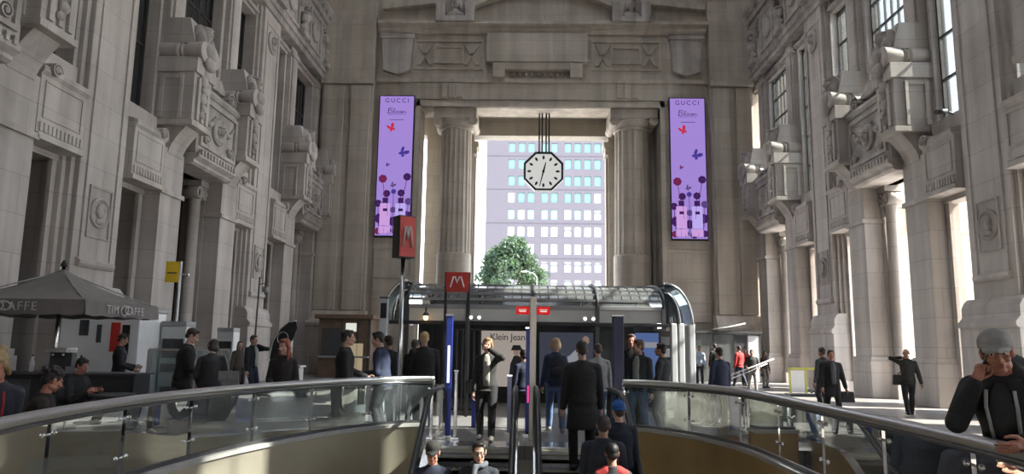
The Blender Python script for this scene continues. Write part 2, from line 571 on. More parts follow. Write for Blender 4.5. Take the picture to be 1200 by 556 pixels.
        for i in range(12):
            mb.box(c - 1.3 + i * .22, c - 1.2 + i * .22, 7.62, 7.8, .5, .62)
        mb.build('lintel', M['stone'], wall)
        mb = MB(T)
        mb.box(c - 1.45, c + 1.45, 7.68, 9.75, -.5, .45)
        mb.prism([(-.5, 9.75), (.5, 9.75), (.56, 9.85), (.5, 10.0), (.1, 10.3), (-.5, 10.35)], c - 1.45, c + 1.45, 'cba')
        frame(mb, c - 1.3, c + 1.3, 7.95, 9.6, .45, .54, .12)
        D = .57
        if full:
            mb.lathe([(.46, -.12 + D), (.46, D - .04), (.4, D + .01), (.34, D - .04)], (c, 8.75, 0), 22)
            relief_head(mb, c, 8.5, D - .1, 1.0)
            swag(mb, c - 1.1, c - .3, 9.2, .35, D - .1, .09); swag(mb, c + .3, c + 1.1, 9.2, .35, D - .1, .09)
            volute(mb, c - .9, 8.25, D - .12, D, .22); volute(mb, c + .9, 8.25, D - .12, D, .22, sgn=-1)
            volute(mb, c - .95, 10.2, -.3, .45, .36); volute(mb, c + .95, 10.2, -.3, .45, .36, sgn=-1)
            mb.prism([(c - .8, 10.3), (c - .3, 10.75), (c + .3, 10.75), (c + .8, 10.3)], -.3, .3, 'abc')
        mb.build('carved_panel', M['carved'], wall)
        # ---- small scroll capital columns inside the wide doorway
        for sgn in (-1, 1):
            u = c + sgn * 1.12
            mb = MB(T)
            mb.box(u - .27, u + .27, 0, .5, -1.05, -.45)
            n = 16
            rings = []
            for r_, z in ((.25, .5), (.27, .62), (.22, .72), (.22, 3), (.2, 6.6), (.24, 6.68)):
                rings.append([mb.v(u + r_ * math.cos(2 * math.pi * i / n), z, -.75 + r_ * math.sin(2 * math.pi * i / n)) for i in range(n)])
            for A, B in zip(rings, rings[1:]): mb.bridge(A, B)
            mb.f(rings[-1])
            co = mb.build('engaged_column', M['stone'], wall)
            mb = MB(T)
            mb.box(u - .3, u + .3, 7.1, 7.3, -1.05, -.4)
            mb.box(u - .22, u + .22, 6.68, 7.1, -1.0, -.5)
            for e in (-1, 1):
                mb.lathe([(.24, -1.0), (.2, -.75), (.24, -.46), (.18, -.44), (.16, -.47), (.08, -.46), (.08, -.42)], (u + e * .2, 6.86, 0), 14)
            # the same scrolls as seen from along the wall
            for e in (-1, 1):
                q = u + e * .26
                cc = [(q, 6.86, -.58)]
                rr = .2
                A = [mb.v(q, 6.86 + rr * math.sin(t * .4488), -.58 + rr * math.cos(t * .4488)) for t in range(14)]
                B = [mb.v(q + e * .05, 6.86 + rr * .9 * math.sin(t * .4488), -.58 + rr * .9 * math.cos(t * .4488)) for t in range(14)]
                mb.bridge(A, B); mb.f(B)
            mb.build('capital', M['carved'], co)
        # ---- upper window surrounds
        for (a, b, v0, v1) in [h for h in bay_holes(k) if h[2] > 0]:
            wide = (b - a) > 2
            mb = MB(T)
            t = .2 if wide else .13
            mb.box(a - t, a, v0, v1 + t, -.5, -.36); mb.box(b, b + t, v0, v1 + t, -.5, -.36)
            mb.box(a - t, b + t, v1, v1 + t, -.5, -.33)
            mb.box(a - t - .05, b + t + .05, v1 + t, v1 + t + .14, -.5, -.2)
            mb.box(a, b, v0 - .15, v0, -.5, -.3)
            mb.build('window_surround', M['stone'], wall)
            if b < YE + .3:
                glass = M['clear'] if side == 'right' else M['darkglass']
                make_window(side, T, a, b, v0, v1, (6 if wide else 2), (5 if side == 'right' else 3), glass, M['bronze'])
    return wall

make_side('left')
make_side('right')
# dark rooms behind the left arcade
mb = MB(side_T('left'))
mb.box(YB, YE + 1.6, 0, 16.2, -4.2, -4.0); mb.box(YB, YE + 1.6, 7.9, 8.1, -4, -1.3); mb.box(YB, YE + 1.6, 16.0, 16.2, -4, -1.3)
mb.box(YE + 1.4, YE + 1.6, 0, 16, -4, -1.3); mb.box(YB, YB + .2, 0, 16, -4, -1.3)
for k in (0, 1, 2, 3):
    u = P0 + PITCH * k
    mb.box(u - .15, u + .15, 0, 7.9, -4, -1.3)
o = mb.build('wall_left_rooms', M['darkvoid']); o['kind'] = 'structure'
# open portico beyond the right arcade: cross walls at every pier, paving in the sun
mb = MB(side_T('right'))
for k in (0, 1, 2, 3):
    u = P0 + PITCH * k
    mb.box(u - .9, u + .9, 0, 9.0, -6.0, -1.3)
    mb.box(u - 1.0, u + 1.0, 0, 1.1, -6.1, -1.3)
    mb.box(u - 1.0, u + 1.0, 7.2, 7.5, -6.1, -1.3)
    for q in (-5.2, -4.2, -3.2, -2.2):
        mb.box(u - .98, u + .98, 6.2, 7.2, q - .25, q + .25)
o = mb.build('wall_portico', M['portico']); o['kind'] = 'structure'

# ------------------------------------------------------------------ end wall
wall = struct('wall_back')
OX0, OX1, OZ = -5.85, 7.1, 14.4
mb = MB(lambda a, b, c: (a, c, b))
pierced(mb, XL - 2, XR + 2, 0, 31, YE, YE + 1.6, [(OX0, OX1, 0, OZ)])
mb.build('wall_slab', M['stone_end'], wall)
mb = MB()                              # inner order: two flat piers and a lintel behind the columns
Yi, Yj = YE + 2.6, YE + 3.6
mb.box(-5.82, -3.1, Yi, Yj, 0, 13.6); mb.box(4.62, 7.3, Yi, Yj, 0, 13.6)
mb.box(-8, 9, Yi, Yj, 13.6, 16)
mb.box(-8, 9, YE + 1.6, Yi, 14.6, 16)
mb.box(-3.16, -2.98, Yi + .2, Yj - .2, 0, 12.4); mb.box(4.5, 4.68, Yi + .2, Yj - .2, 0, 12.4)
for a, b in ((-3.3, -2.85), (4.37, 4.82)):
    mb.box(a, b, Yi - .08, Yj + .08, 12.9, 13.25); mb.box(a + .08, b - .08, Yi - .04, Yj, 12.5, 12.9)
mb.box(6.9, 7.6, YE + 1.6, Yi, 0, 14.6)
mb.build('inner_frame', M['portico'], wall)
mb = MB()                              # moulded frame round the opening
T2 = lambda a, b, c: (a, YE - c, b)
mb.T = T2
for d, w in ((.42, .1), (.28, .2), (.12, .14)):
    mb.box(OX0 - d, OX0, 0, OZ + d, 0, w); mb.box(OX1, OX1 + d, 0, OZ + d, 0, w)
    mb.box(OX0 - d, OX1 + d, OZ, OZ + d, 0, w)
mb.build('opening_frame', M['stone_end'], wall, bevel=.02)
mb = MB(T2)                            # architrave, frieze, cornice
mb.box(-7.0, 8.2, 14.82, 15.75, 0, .16)
for x in (-4.15, 5.35):
    for q in (-.42, 0, .42):
        mb.prism([(x + q - .15, 14.9), (x + q + .15, 14.9), (x + q + .15, 15.7), (x + q - .15, 15.7)], .16, .28, 'abc')
mb.box(-8.3, 9.7, 15.75, 15.95, 0, .3)
mb.box(-8.3, 9.7, 15.95, 18.55, 0, .1)
mb.prism([(0, 18.55), (.25, 18.55), (.35, 18.7), (.35, 18.85), (.6, 19.0), (.6, 19.15), (0, 19.3)], -8.3, 9.7, 'cba')
mb.build('entablature', M['stone_end'], wall)
mb = MB(T2)                            # tall blank attic panel with bead row
mb.box(-2.3, 3.2, 16.85, 18.5, .1, .5); mb.box(-1.5, 2.4, 16.4, 16.85, .1, .42)
mb.box(-1.95, -1.3, 15.95, 16.75, .1, .6); mb.box(2.25, 2.9, 15.95, 16.75, .1, .6)
for i in range(9):
    mb.ell((-.85 + i * .34, 16.25, .14), (.1, .14, .12), 8, 6)
mb.box(-1.2, 2.15, 16.42, 16.5, .1, .5)
mb.build('attic_panel', M['stone_end'], wall, bevel=.02)
for x0, x1 in ((-6.3, -2.5), (3.4, 7.2)):
    mb = MB(T2)
    frame(mb, x0, x1, 16.5, 18.2, .1, .2, .1)
    c = (x0 + x1) / 2
    frame(mb, c - .8, c + .8, 16.85, 17.85, .1, .24, .1)
    for e in (-1, 1):
        for a, b in ((.95, 1.6), (1.6, .95)):
            mb.prism([(c + e * a - .09, 16.75), (c + e * a + .09, 16.75), (c + e * b + .09, 17.95), (c + e * b - .09, 17.95)], .1, .24, 'abc')
    mb.build('cross_panel', M['stone_end'], wall)
for x in (-7.2, 8.55):
    mb = MB(T2)                        # raised scroll-topped shield
    mb.prism([(x - .75, 16.4), (x, 16.15), (x + .75, 16.4), (x + .85, 18.2), (x - .85, 18.2)], .1, .38, 'abc')
    mb.box(x - .95, x + .95, 18.2, 18.42, .1, .45)
    mb.lathe([(.16, -.95), (.16, .95)], (x, 18.35, .3), 12, 'a')
    mb.build('shield', M['carved'], wall)
for x in (-4.05, 5.56):
    mb = MB(T2)                        # carved head between two blocks on the cornice
    mb.box(x - 1.05, x - .55, 19.1, 20.2, 0, .75); mb.box(x + .55, x + 1.05, 19.1, 20.2, 0, .75)
    mb.box(x - .6, x + .6, 19.1, 19.4, 0, .7)
    mb.prism([(x - .5, 19.4), (x + .5, 19.4), (x + .55, 20.6), (x + .3, 21.1), (x - .3, 21.1), (x - .55, 20.6)], 0, .45, 'abc')
    relief_head(mb, x, 19.6, .4, 1.9)
    mb.build('carved_head', M['carved'], wall)
mb = MB(T2)                            # low segmental pediment rising behind the heads
for i in range(24):
    t0, t1 = i / 24, (i + 1) / 24
    X = lambda t: -3.4 + 8.3 * t
    Z = lambda t: 19.9 + 1.15 * math.sin(math.pi * t)
    mb.prism([(X(t0), Z(t0)), (X(t1), Z(t1)), (X(t1), Z(t1) + .35), (X(t0), Z(t0) + .35)], 0, .5, 'abc')
for sx in (-1, 1):
    c0 = .76 + sx * 6.3
    for i in range(10):
        t0, t1 = i / 10, (i + 1) / 10
        X = lambda t: c0 + sx * (-1.1 + 3.6 * t)
        Z = lambda t: 20.0 - .4 * t
        a, b = sorted((X(t0), X(t1)))
        mb.box(a, b, Z(t0) + .3, Z(t0) + .62, 0, .4)
mb.build('pediment', M['stone_end'], wall)
for a, b in ((-8.1, -6.0), (7.35, 9.6)):   # panelled strips carrying the screens
    mb = MB(T2)
    mb.box(a, b, 2.9, 14.95, 0, .12)
    mb.box(a, b, 6.55, 6.7, .12, .2); mb.box(a, b, 5.0, 5.15, .12, .2); mb.box(a, b, 3.9, 4.02, .12, .18)
    mb.build('pilaster_strip', M['stone_end'], wall, bevel=.02)
for a, b in ((XL, -8.4), (9.75, XR)):      # giant corner piers
    mb = MB(T2)
    mb.box(a, b, 0, 20.4, 0, .45)
    d = (b - a)
    mb.box(a, b, 0, 20.4, .45, .52) if False else None
    mb.box(a + d * .05, a + d * .45, 3.3, 15.4, .45, .6); mb.box(a + d * .58, a + d * .95, 3.3, 15.4, .45, .6)
    mb.box(a - .02, b + .06, 15.5, 15.8, 0, .7); mb.box(a, b, 15.8, 19.2, .45, .55)
    po = mb.build('corner_pier', M['stone_end'], wall, bevel=.03)
    mb = MB(T2)
    mb.box(a - .06, b + .1, 0, 2.4, 0, .95)
    mb.prism([(0, 2.4), (.95, 2.4), (1.02, 2.5), (1.02, 2.65), (.8, 2.9), (.62, 3.25), (0, 3.3)], a - .06, b + .1, 'cba')
    mb.build('pier_base', M['stone_end'], po, bevel=.02)

# two great fluted columns standing in the opening
def big_column(px, r, label):
    t = thing('fluted_column', label, 'column', (px, YE + 1.25, 0))
    mb = MB()
    mb.lathe([(r * 1.25, .8), (r * 1.25, 1.1), (r * 1.12, 1.3), (r * 1.05, 1.4), (r * 1.02, 1.5), (r * 1.0, 6.4), (r * .98, 6.5)], n=32)
    mb.build('drum', M['stone_end'], t)
    MB().box(-r * 1.3, r * 1.3, -r * 1.3, r * 1.3, 0, .8).build('pedestal', M['stone_end'], t, bevel=.03)
    mb = MB()
    n = 80
    rings = []
    for z, q in ((6.5, .97), (7, .965), (10, .945), (13.2, .91), (13.35, .93)):
        ring = []
        for i in range(n):
            a = 2 * math.pi * i / n
            ph = (i % 4) / 4
            d = (0, .035, .05, .035)[i % 4]
            ring.append(mb.v(r * (q - d) * math.cos(a), r * (q - d) * math.sin(a), z))
        rings.append(ring)
    for A, B in zip(rings, rings[1:]): mb.bridge(A, B, False)
    mb.f(rings[-1])
    mb.build('shaft', M['stone_end'], t)
    mb = MB()
    mb.lathe([(r * .94, 13.35), (r * 1.0, 13.42), (r * .95, 13.5), (r * 1.02, 13.62), (r * 1.18, 13.8), (r * 1.2, 13.9)], n=32)
    mb.box(-r * 1.25, r * 1.25, -r * 1.2, r * 1.2, 13.9, 14.4)
    for e in (-1, 1):
        mb.lathe([(.26, -r * 1.15), (.2, 0), (.26, r * 1.15)], (e * r * 1.05, 0, 13.74), 14, 'b')
    mb.build('capital', M['stone_end'], t, bevel=.015)
    return t
big_column(-3.98, .93, 'tall fluted stone column beside the left purple screen, bright sky just right of it')
big_column(5.75, 1.02, 'tall fluted stone column beside the right purple screen')

# ------------------------------------------------------------------ well outline, floor, ceiling
WELL_L = [(-1.2, 1.5), (-2.4, 2.3), (-3.0, 3.4), (-3.4, 4.6), (-3.64, 6.0), (-3.68, 7.6), (-3.42, 9.2), (-2.82, 10.9), (-2.3, 11.75), (-1.95, 12.1), (-1.5, 12.25)]
WELL_R = [(1.9, 1.5), (2.55, 2.4), (2.72, 3.6), (2.85, 5.0), (2.9, 7.0), (2.9, 9.3), (2.8, 10.2), (2.5, 11.1), (2.1, 11.75), (1.85, 12.0), (1.58, 12.1)]
YLAND = 12.15

def smooth_line(P, n=6):
    """Catmull-Rom through points"""
    out = []
    for i in range(len(P) - 1):
        p0 = Vector(P[max(i - 1, 0)]); p1 = Vector(P[i]); p2 = Vector(P[i + 1]); p3 = Vector(P[min(i + 2, len(P) - 1)])
        for j in range(n):
            t = j / n
            out.append(.5 * ((2 * p1) + (-p0 + p2) * t + (2 * p0 - 5 * p1 + 4 * p2 - p3) * t * t + (-p0 + 3 * p1 - 3 * p2 + p3) * t ** 3))
    out.append(Vector(P[-1]))
    return out
SL, SR = smooth_line(WELL_L), smooth_line(WELL_R)

def floor_mat():
    m, t, out = nt('polished hall floor')
    b = N(t, 'ShaderNodeBsdfPrincipled', Roughness=.33)
    ge = N(t, 'ShaderNodeNewGeometry')
    br = N(t, 'ShaderNodeTexBrick', Scale=1.0)
    br.offset = 0.0
    br.inputs['Color1'].default_value = (.24, .23, .225, 1); br.inputs['Color2'].default_value = (.18, .173, .17, 1)
    br.inputs['Mortar'].default_value = (.13, .125, .12, 1)
    br.inputs['Mortar Size'].default_value = .012; br.inputs['Brick Width'].default_value = 1.5; br.inputs['Row Height'].default_value = 1.5
    t.links.new(ge.outputs['Position'], br.inputs['Vector'])
    n1 = N(t, 'ShaderNodeTexNoise', Scale=.8, Detail=8); t.links.new(ge.outputs['Position'], n1.inputs['Vector'])
    mr = N(t, 'ShaderNodeMapRange'); mr.inputs['To Min'].default_value = .7; mr.inputs['To Max'].default_value = 1.3
    t.links.new(n1.outputs['Fac'], mr.inputs['Value'])
    mx = N(t, 'ShaderNodeMixRGB', _blend_type='MULTIPLY', Fac=1.0)
    t.links.new(br.outputs['Color'], mx.inputs['Color1']); t.links.new(mr.outputs[0], mx.inputs['Color2'])
    t.links.new(mx.outputs[0], b.inputs['Base Color'])
    m2 = N(t, 'ShaderNodeMapRange'); m2.inputs['To Min'].default_value = .22; m2.inputs['To Max'].default_value = .5
    t.links.new(n1.outputs['Fac'], m2.inputs['Value']); t.links.new(m2.outputs[0], b.inputs['Roughness'])
    t.links.new(b.outputs[0], out.inputs['Surface'])
    return m
M['floor'] = floor_mat()
mb = MB()
def slab_strip(A, B, z0=-.22, z1=0):
    va = [(mb.v(p[0], p[1], z1), mb.v(p[0], p[1], z0)) for p in A]
    vb = [(mb.v(p[0], p[1], z1), mb.v(p[0], p[1], z0)) for p in B]
    for i in range(len(A) - 1):
        mb.f([va[i][0], va[i + 1][0], vb[i + 1][0], vb[i][0]]); mb.f([va[i][1], vb[i][1], vb[i + 1][1], va[i + 1][1]])
        mb.f([va[i][0], va[i][1], va[i + 1][1], va[i + 1][0]]); mb.f([vb[i][0], vb[i + 1][0], vb[i + 1][1], vb[i][1]])
    for e in (0, -1):
        mb.f([va[e][0], vb[e][0], vb[e][1], va[e][1]])
slab_strip([(XL - 4, p[1]) for p in SL], [(p[0] - .02, p[1]) for p in SL])
slab_strip([(p[0] + .02, p[1]) for p in SR], [(XR + 1.3, p[1]) for p in SR])
mb.box(XL - 4, XR + 1.3, YB, 1.5, -.22, 0)
mb.box(XL - 4, -1.5, 12.25, YE + 4, -.22, 0); mb.box(1.58, XR + 1.3, 12.1, YE + 4, -.22, 0); mb.box(-1.5, 1.58, YLAND, YE + 4, -.22, 0)
o = mb.build('floor', M['floor'], recalc=True); o['kind'] = 'structure'

# well lining: marble faced kerb and wall following the outline, floor of the lower level
def lining(name, S, sgn, face):
    mb = MB()
    mb.mi = 0
    m = len(S)
    rows = []
    for i, p in enumerate(S):
        d = (S[min(i + 1, m - 1)] - S[max(i - 1, 0)]).normalized()
        nrm = Vector((d.y, -d.x)) * sgn          # towards the hall side
        q = p + nrm * .12
        rows.append([mb.v(p.x, p.y, -5), mb.v(p.x, p.y, .27), mb.v(p.x - nrm.x * .03, p.y - nrm.y * .03, .28), mb.v(p.x - nrm.x * .03, p.y - nrm.y * .03, .33), mb.v(q.x, q.y, .33), mb.v(q.x, q.y, -.2)])
    for A, B in zip(rows, rows[1:]):
        for j in range(5):
            mb.mi = 0 if j == 0 else 1
            mb.f([A[j], B[j], B[j + 1], A[j + 1]], j == 0)
    mb.mi = 1
    mb.f(rows[0][::-1]); mb.f(rows[-1])
    o = mb.build(name, [face, M['kerb']])
    o['kind'] = 'structure'
M['kerb'] = mat('pale kerb stone', (.42, .41, .39), .35, 0, .1, 3)
lining('wall_well_left', SL, -1, M['cream'])
lining('wall_well_right', SR, 1, M['beige'])
mb = MB()
mb.box(-4, 3.2, 1.2, 13, -5.2, -5)
mb.box(-2.4, 2.4, 12.2, 12.4, -5, -.22)
mb.box(-1.6, 2.2, 1.3, 1.5, -5, 0)
o = mb.build('floor_lower', M['kerb']); o['kind'] = 'structure'

# vault: stone barrel with glazed bands
def frosted():
    m, t, out = nt('frosted roof glass')
    a = N(t, 'ShaderNodeBsdfTranslucent', Color=(.86, .88, .9, 1))
    b = N(t, 'ShaderNodeBsdfDiffuse', Color=(.8, .82, .85, 1))
    x = N(t, 'ShaderNodeMixShader'); x.inputs[0].default_value = .25
    t.links.new(a.outputs[0], x.inputs[1]); t.links.new(b.outputs[0], x.inputs[2]); t.links.new(x.outputs[0], out.inputs['Surface'])
    return m
M['frost'] = frosted()
cx, rx, rz_ = (XL + XR) / 2, (XR - XL) / 2 + .9, 9.5
def vp(t): a = math.pi * t; return (cx - rx * math.cos(a), SPRING + rz_ * math.sin(a))
NV = 20
mb = MB()
for i in range(NV):
    if 9 <= i <= 10: continue
    (x0, z0), (x1, z1) = vp(i / NV), vp((i + 1) / NV)
    mb.prism([(x0, z0), (x1, z1), (x1, z1 + .3), (x0, z0 + .3)], YB, YE + 1.6, 'acb')
for j in range(10):
    y = YB + 2 + j * 5
    for i in range(4, 16):
        (x0, z0), (x1, z1) = vp(i / NV), vp((i + 1) / NV)
        mb.prism([(x0, z0 - .2), (x1, z1 - .2), (x1, z1 + .3), (x0, z0 + .3)], y - .3, y + .3, 'acb')
o = mb.build('ceiling', M['stone']); o['kind'] = 'structure'
for n, (i0, i1) in enumerate(((9, 11),)):
    NWIN[0] += 1
    mb = MB()
    for i in range(i0, i1):
        (x0, z0), (x1, z1) = vp(i / NV), vp((i + 1) / NV)
        mb.prism([(x0, z0 + .1), (x1, z1 + .1), (x1, z1 + .14), (x0, z0 + .14)], YB, YE + 1.6, 'acb')
    o = mb.build('window_%d' % NWIN[0], M['frost']); o['kind'] = 'structure'
# unseen wall behind the camera, kept dark with one small doorway to cut light
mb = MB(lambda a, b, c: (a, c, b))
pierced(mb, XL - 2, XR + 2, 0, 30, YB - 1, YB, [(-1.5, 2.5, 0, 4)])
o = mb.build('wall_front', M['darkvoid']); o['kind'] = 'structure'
# ------------------------------------------------------------------ outside: paving, tower, tree
mb = MB()
mb.box(XR + 1.3, 90, -30, YE + 4, -.25, -.03); mb.box(-90, 90, YE + 4, 190, -.25, -.03); mb.box(-90, 90, -60, YB, -.25, -.03)
o = mb.build('ground_outside', M['pave']); o['kind'] = 'structure'

M['tower'] = mat('lavender grey cladding', (.074, .068, .084), .7, 0, .03, .3)
M['tower_band'] = mat('tower joint', (.055, .05, .063), .7, 0, .03, .3)
M['win_cyan'] = mat('cyan glass painted with sky glare', (.12, .235, .24), .3, 0, .04, 1)  # panes are diffuse; the sky's reflection is painted into their colour
M['win_white'] = mat('pale glass painted with sky glare', (.5, .52, .54), .3, 0, .03, 1)
M['win_pale'] = mat('light cyan glass painted with sky glare', (.22, .34, .34), .3, 0, .03, 1)
M['win_blind'] = mat('half lowered blind', (.16, .17, .19), .4, 0, .1, 1)
def tower():
    Y = 120.0
    k = Y / 850.0
    t = thing('office_tower', 'lavender grey office tower with rows of cyan windows seen through the end opening', 'building', (6, Y, 0))
    x0 = (566.5 - 616) * k - 6; x1 = 24 - 6.0
    mb = MB()
    # windows as pixels of the elevation -> metres
    cols = [597, 609, 620.5, 637, 648.3, 664.5, 676.2, 688, 700, 716, 728]
    rows = [(150 - 20.5 * 3, 11.5), (150 - 20.5 * 2, 11.5), (129.5, 11.5), (150, 11.5), (170.5, 11.5), (191, 12), (211.5, 12), (232, 12), (252.5, 12), (273, 12), (294, 12.5), (315, 12.5), (336.5, 12.5), (358, 12.5), (379, 12.5)]
    holes = []
    for cxp in cols:
        for (cy, h) in rows:
            X = (cxp - 616) * k - 6; Z = 1.62 + (405.3 - cy) * k + .2
            holes.append((X - 4 * k, X + 4 * k, Z - h / 2 * k, Z + h / 2 * k))
    mb.T = lambda a, b, c: (a, c, b)
    pierced(mb, x0, x1, 0, 52, 0, .5, holes)
    mb.box(x0, x1, 0, 52, .9, 14); mb.box(x0, x0 + .6, 0, 52, .5, .9)
    mb.build('facade', M['tower'], t)
    mb = MB(lambda a, b, c: (a, c, b))
    for j, (cy, h) in enumerate(rows):
        if j % 2 == 1:
            Z = 1.62 + (405.3 - cy + 10.2) * k + .2
            mb.box(x0, x1, Z - .06, Z + .06, -.03, .02)
    mb.build('floor_band', M['tower_band'], t)
    rnd = random.Random(3)
    i = 0
    for ci, cxp in enumerate(cols):
        for ri, (cy, h) in enumerate(rows):
            a, b, c, d = holes[i]; i += 1
            if cy < 129 or ci > 8 or cy > 350: continue
            m = M['win_cyan'] if cy < 245 else M['win_white']
            if (ci, cy) in ((0, 232), (1, 252.5), (8, 232)): m = M['win_white']
            if cy == 252.5 and ci in (0, 2, 3, 4, 6): m = M['win_pale']
            mb = MB(lambda a, b, c: (a, c, b))
            mb.box(a, b, c, d, .25, .35)
            w = mb.build('window', m, t)
            if cy > 310 or (cy == 252.5 and ci == 8) or (cy > 260 and rnd.random() < .12):
                mb = MB(lambda a, b, c: (a, c, b))
                q = rnd.uniform(.25, .55)
                mb.box(a, b, d - (d - c) * q, d - (d - c) * (q - .2), .2, .24)
                mb.build('blind', M['win_blind'], w)
    return t
tower()

def leaf_mat():
    m, t, out = nt('tree leaves')
    d = N(t, 'ShaderNodeBsdfPrincipled', Roughness=.55)
    oi = N(t, 'ShaderNodeNewGeometry')
    no = N(t, 'ShaderNodeTexNoise', Scale=1.3, Detail=3); t.links.new(oi.outputs['Position'], no.inputs['Vector'])
    rp = N(t, 'ShaderNodeValToRGB'); rp.color_ramp.elements[0].color = (.018, .042, .032, 1); rp.color_ramp.elements[1].color = (.05, .09, .04, 1)
    rp.color_ramp.elements[0].position = .35; rp.color_ramp.elements[1].position = .68
    t.links.new(no.outputs['Fac'], rp.inputs['Fac']); t.links.new(rp.outputs[0], d.inputs['Base Color'])
    tl = N(t, 'ShaderNodeBsdfTranslucent', Color=(.09, .16, .05, 1))
    mx = N(t, 'ShaderNodeMixShader'); mx.inputs[0].default_value = .25
    t.links.new(d.outputs[0], mx.inputs[1]); t.links.new(tl.outputs[0], mx.inputs[2]); t.links.new(mx.outputs[0], out.inputs['Surface'])
    return m
M['leaf'] = leaf_mat()
M['bark'] = mat('tree bark', (.10, .075, .05), .9, 0, .3, 6, .5)
def tree():
    Y = 75.0; k = Y / 850
    X = (597 - 616) * k
    t = thing('leafy_tree', 'broad dark green tree in front of the tower, beyond the end opening', 'tree', (X, Y, 0))
    mb = MB()
    mb.tube([(0, 0, 0), (.1, 0, 2), (0, .1, 4.5), (.2, 0, 7.5)], [.35, .28, .22, .1], 10)
    for a in range(6):
        an = a * 1.05
        mb.tube([(0, 0, 3.2 + a * .4), (1.2 * math.cos(an), 1.2 * math.sin(an), 5.2 + a * .4), (2.4 * math.cos(an), 2.4 * math.sin(an), 7 + a * .5)], [.14, .09, .03], 6)
    mb.build('trunk', M['bark'], t)
    rnd = random.Random(11)
    blobs = []
    for _ in range(58):
        a = rnd.uniform(0, 2 * math.pi); h = rnd.random()
        rad = 4.15 * math.sqrt(max(0.02, 1 - (h * 1.0) ** 2.6)) * rnd.uniform(.45, .95)
        blobs.append((rad * math.cos(a), rad * math.sin(a) * .8, 3.0 + 8.9 * h, rnd.uniform(.75, 1.35)))
    mb = MB()
    for (bx, by, bz, br) in blobs:
        for _ in range(260):
            d = Vector((rnd.gauss(0, 1), rnd.gauss(0, 1), rnd.gauss(0, 1))).normalized() * br * rnd.uniform(.55, 1.06)
            p = Vector((bx, by, bz)) + d
            q = Quaternion((rnd.gauss(0, 1), rnd.gauss(0, 1), rnd.gauss(0, 1), rnd.gauss(0, 1))).normalized()
            s = rnd.uniform(.12, .24)
            P = [p + q @ Vector(v) * s for v in ((-1, 0, 0), (0, -.55, .1), (1, 0, 0), (0, .55, .1))]
            mb.f([mb.v(*x) for x in P])
    mb.build('crown', M['leaf'], t, recalc=False)
    # lamp post with a curved arm in front of the tree
    s = thing('street_lamp', 'thin curved street lamp in front of the tree beyond the opening', 'street lamp', ((629 - 616) * 60 / 850, 60, 0))
    mb = MB(); mb.tube([(0, 0, 0), (0, 0, 6), (-.05, 0, 7.2), (-.35, 0, 7.55), (-.9, 0, 7.7)], [.07, .05, .04, .035, .03], 8)
    mb.build('post', M['grey'], s)
    mb = MB(); mb.ell((-1.1, 0, 7.68), (.3, .12, .07)); mb.build('lamp_head', M['grey'], s)
tree()

# ------------------------------------------------------------------ light
w = bpy.data.worlds.new('sky'); SC.world = w; w.use_nodes = True
t = w.node_tree; t.nodes.clear()
bg = t.nodes.new('ShaderNodeBackground'); wo = t.nodes.new('ShaderNodeOutputWorld')
tc = t.nodes.new('ShaderNodeTexCoord'); sx = t.nodes.new('ShaderNodeSeparateXYZ'); rp = t.nodes.new('ShaderNodeValToRGB')
t.links.new(tc.outputs['Generated'], sx.inputs[0]); t.links.new(sx.outputs['Z'], rp.inputs['Fac'])
rp.color_ramp.elements[0].position = .0; rp.color_ramp.elements[0].color = (.93, .93, .92, 1)
rp.color_ramp.elements[1].position = .8; rp.color_ramp.elements[1].color = (.62, .76, 1.0, 1)
t.links.new(rp.outputs[0], bg.inputs['Color']); bg.inputs['Strength'].default_value = SKY
t.links.new(bg.outputs[0], wo.inputs['Surface'])
ld = bpy.data.lights.new('sun', 'SUN'); ld.energy = SUN; ld.angle = R(.6); ld.color = (1, .93, .82)
lo = bpy.data.objects.new('sun', ld); link(lo)
el, az = R(SUN_EL), R(SUN_AZ)
d = Vector((-math.cos(el) * math.cos(az), -math.cos(el) * math.sin(az), -math.sin(el)))
lo.rotation_euler = d.to_track_quat('-Z', 'Y').to_euler(); lo.location = (40, 10, 40)

# ------------------------------------------------------------------ camera
cd = bpy.data.cameras.new('camera'); co = bpy.data.objects.new('camera', cd); link(co)
W_, H_, F_ = 1200, 556, 850.0
cd.sensor_fit = 'HORIZONTAL'; cd.sensor_width = 36; cd.lens = 36 * F_ / W_
cd.clip_start = .05; cd.clip_end = 400
pit, yaw, roll = R(8.48225), R(1.184657), R(.8)
fw = Vector((-math.sin(yaw) * math.cos(pit), math.cos(yaw) * math.cos(pit), math.sin(pit)))
r0 = Vector((math.cos(yaw), math.sin(yaw), 0)); u0 = r0.cross(fw)
rt = r0 * math.cos(roll) + u0 * math.sin(roll); up = u0 * math.cos(roll) - r0 * math.sin(roll)
mw = Matrix((rt, up, -fw)).transposed().to_4x4(); mw.translation = (0, 0, 1.62)
co.matrix_world = mw
SC.camera = co
SC.view_settings.view_transform = 'Standard'; SC.view_settings.look = 'None'; SC.view_settings.gamma = 1
SC.view_settings.use_curve_mapping = False
SC.view_settings.exposure = EXPO
SC.cycles.max_bounces = 8; SC.cycles.diffuse_bounces = 5; SC.cycles.transparent_max_bounces = 16
SC.cycles.sample_clamp_indirect = 6
SC.cycles.use_denoising = True
SC.cycles.caustics_reflective = False; SC.cycles.caustics_refractive = False
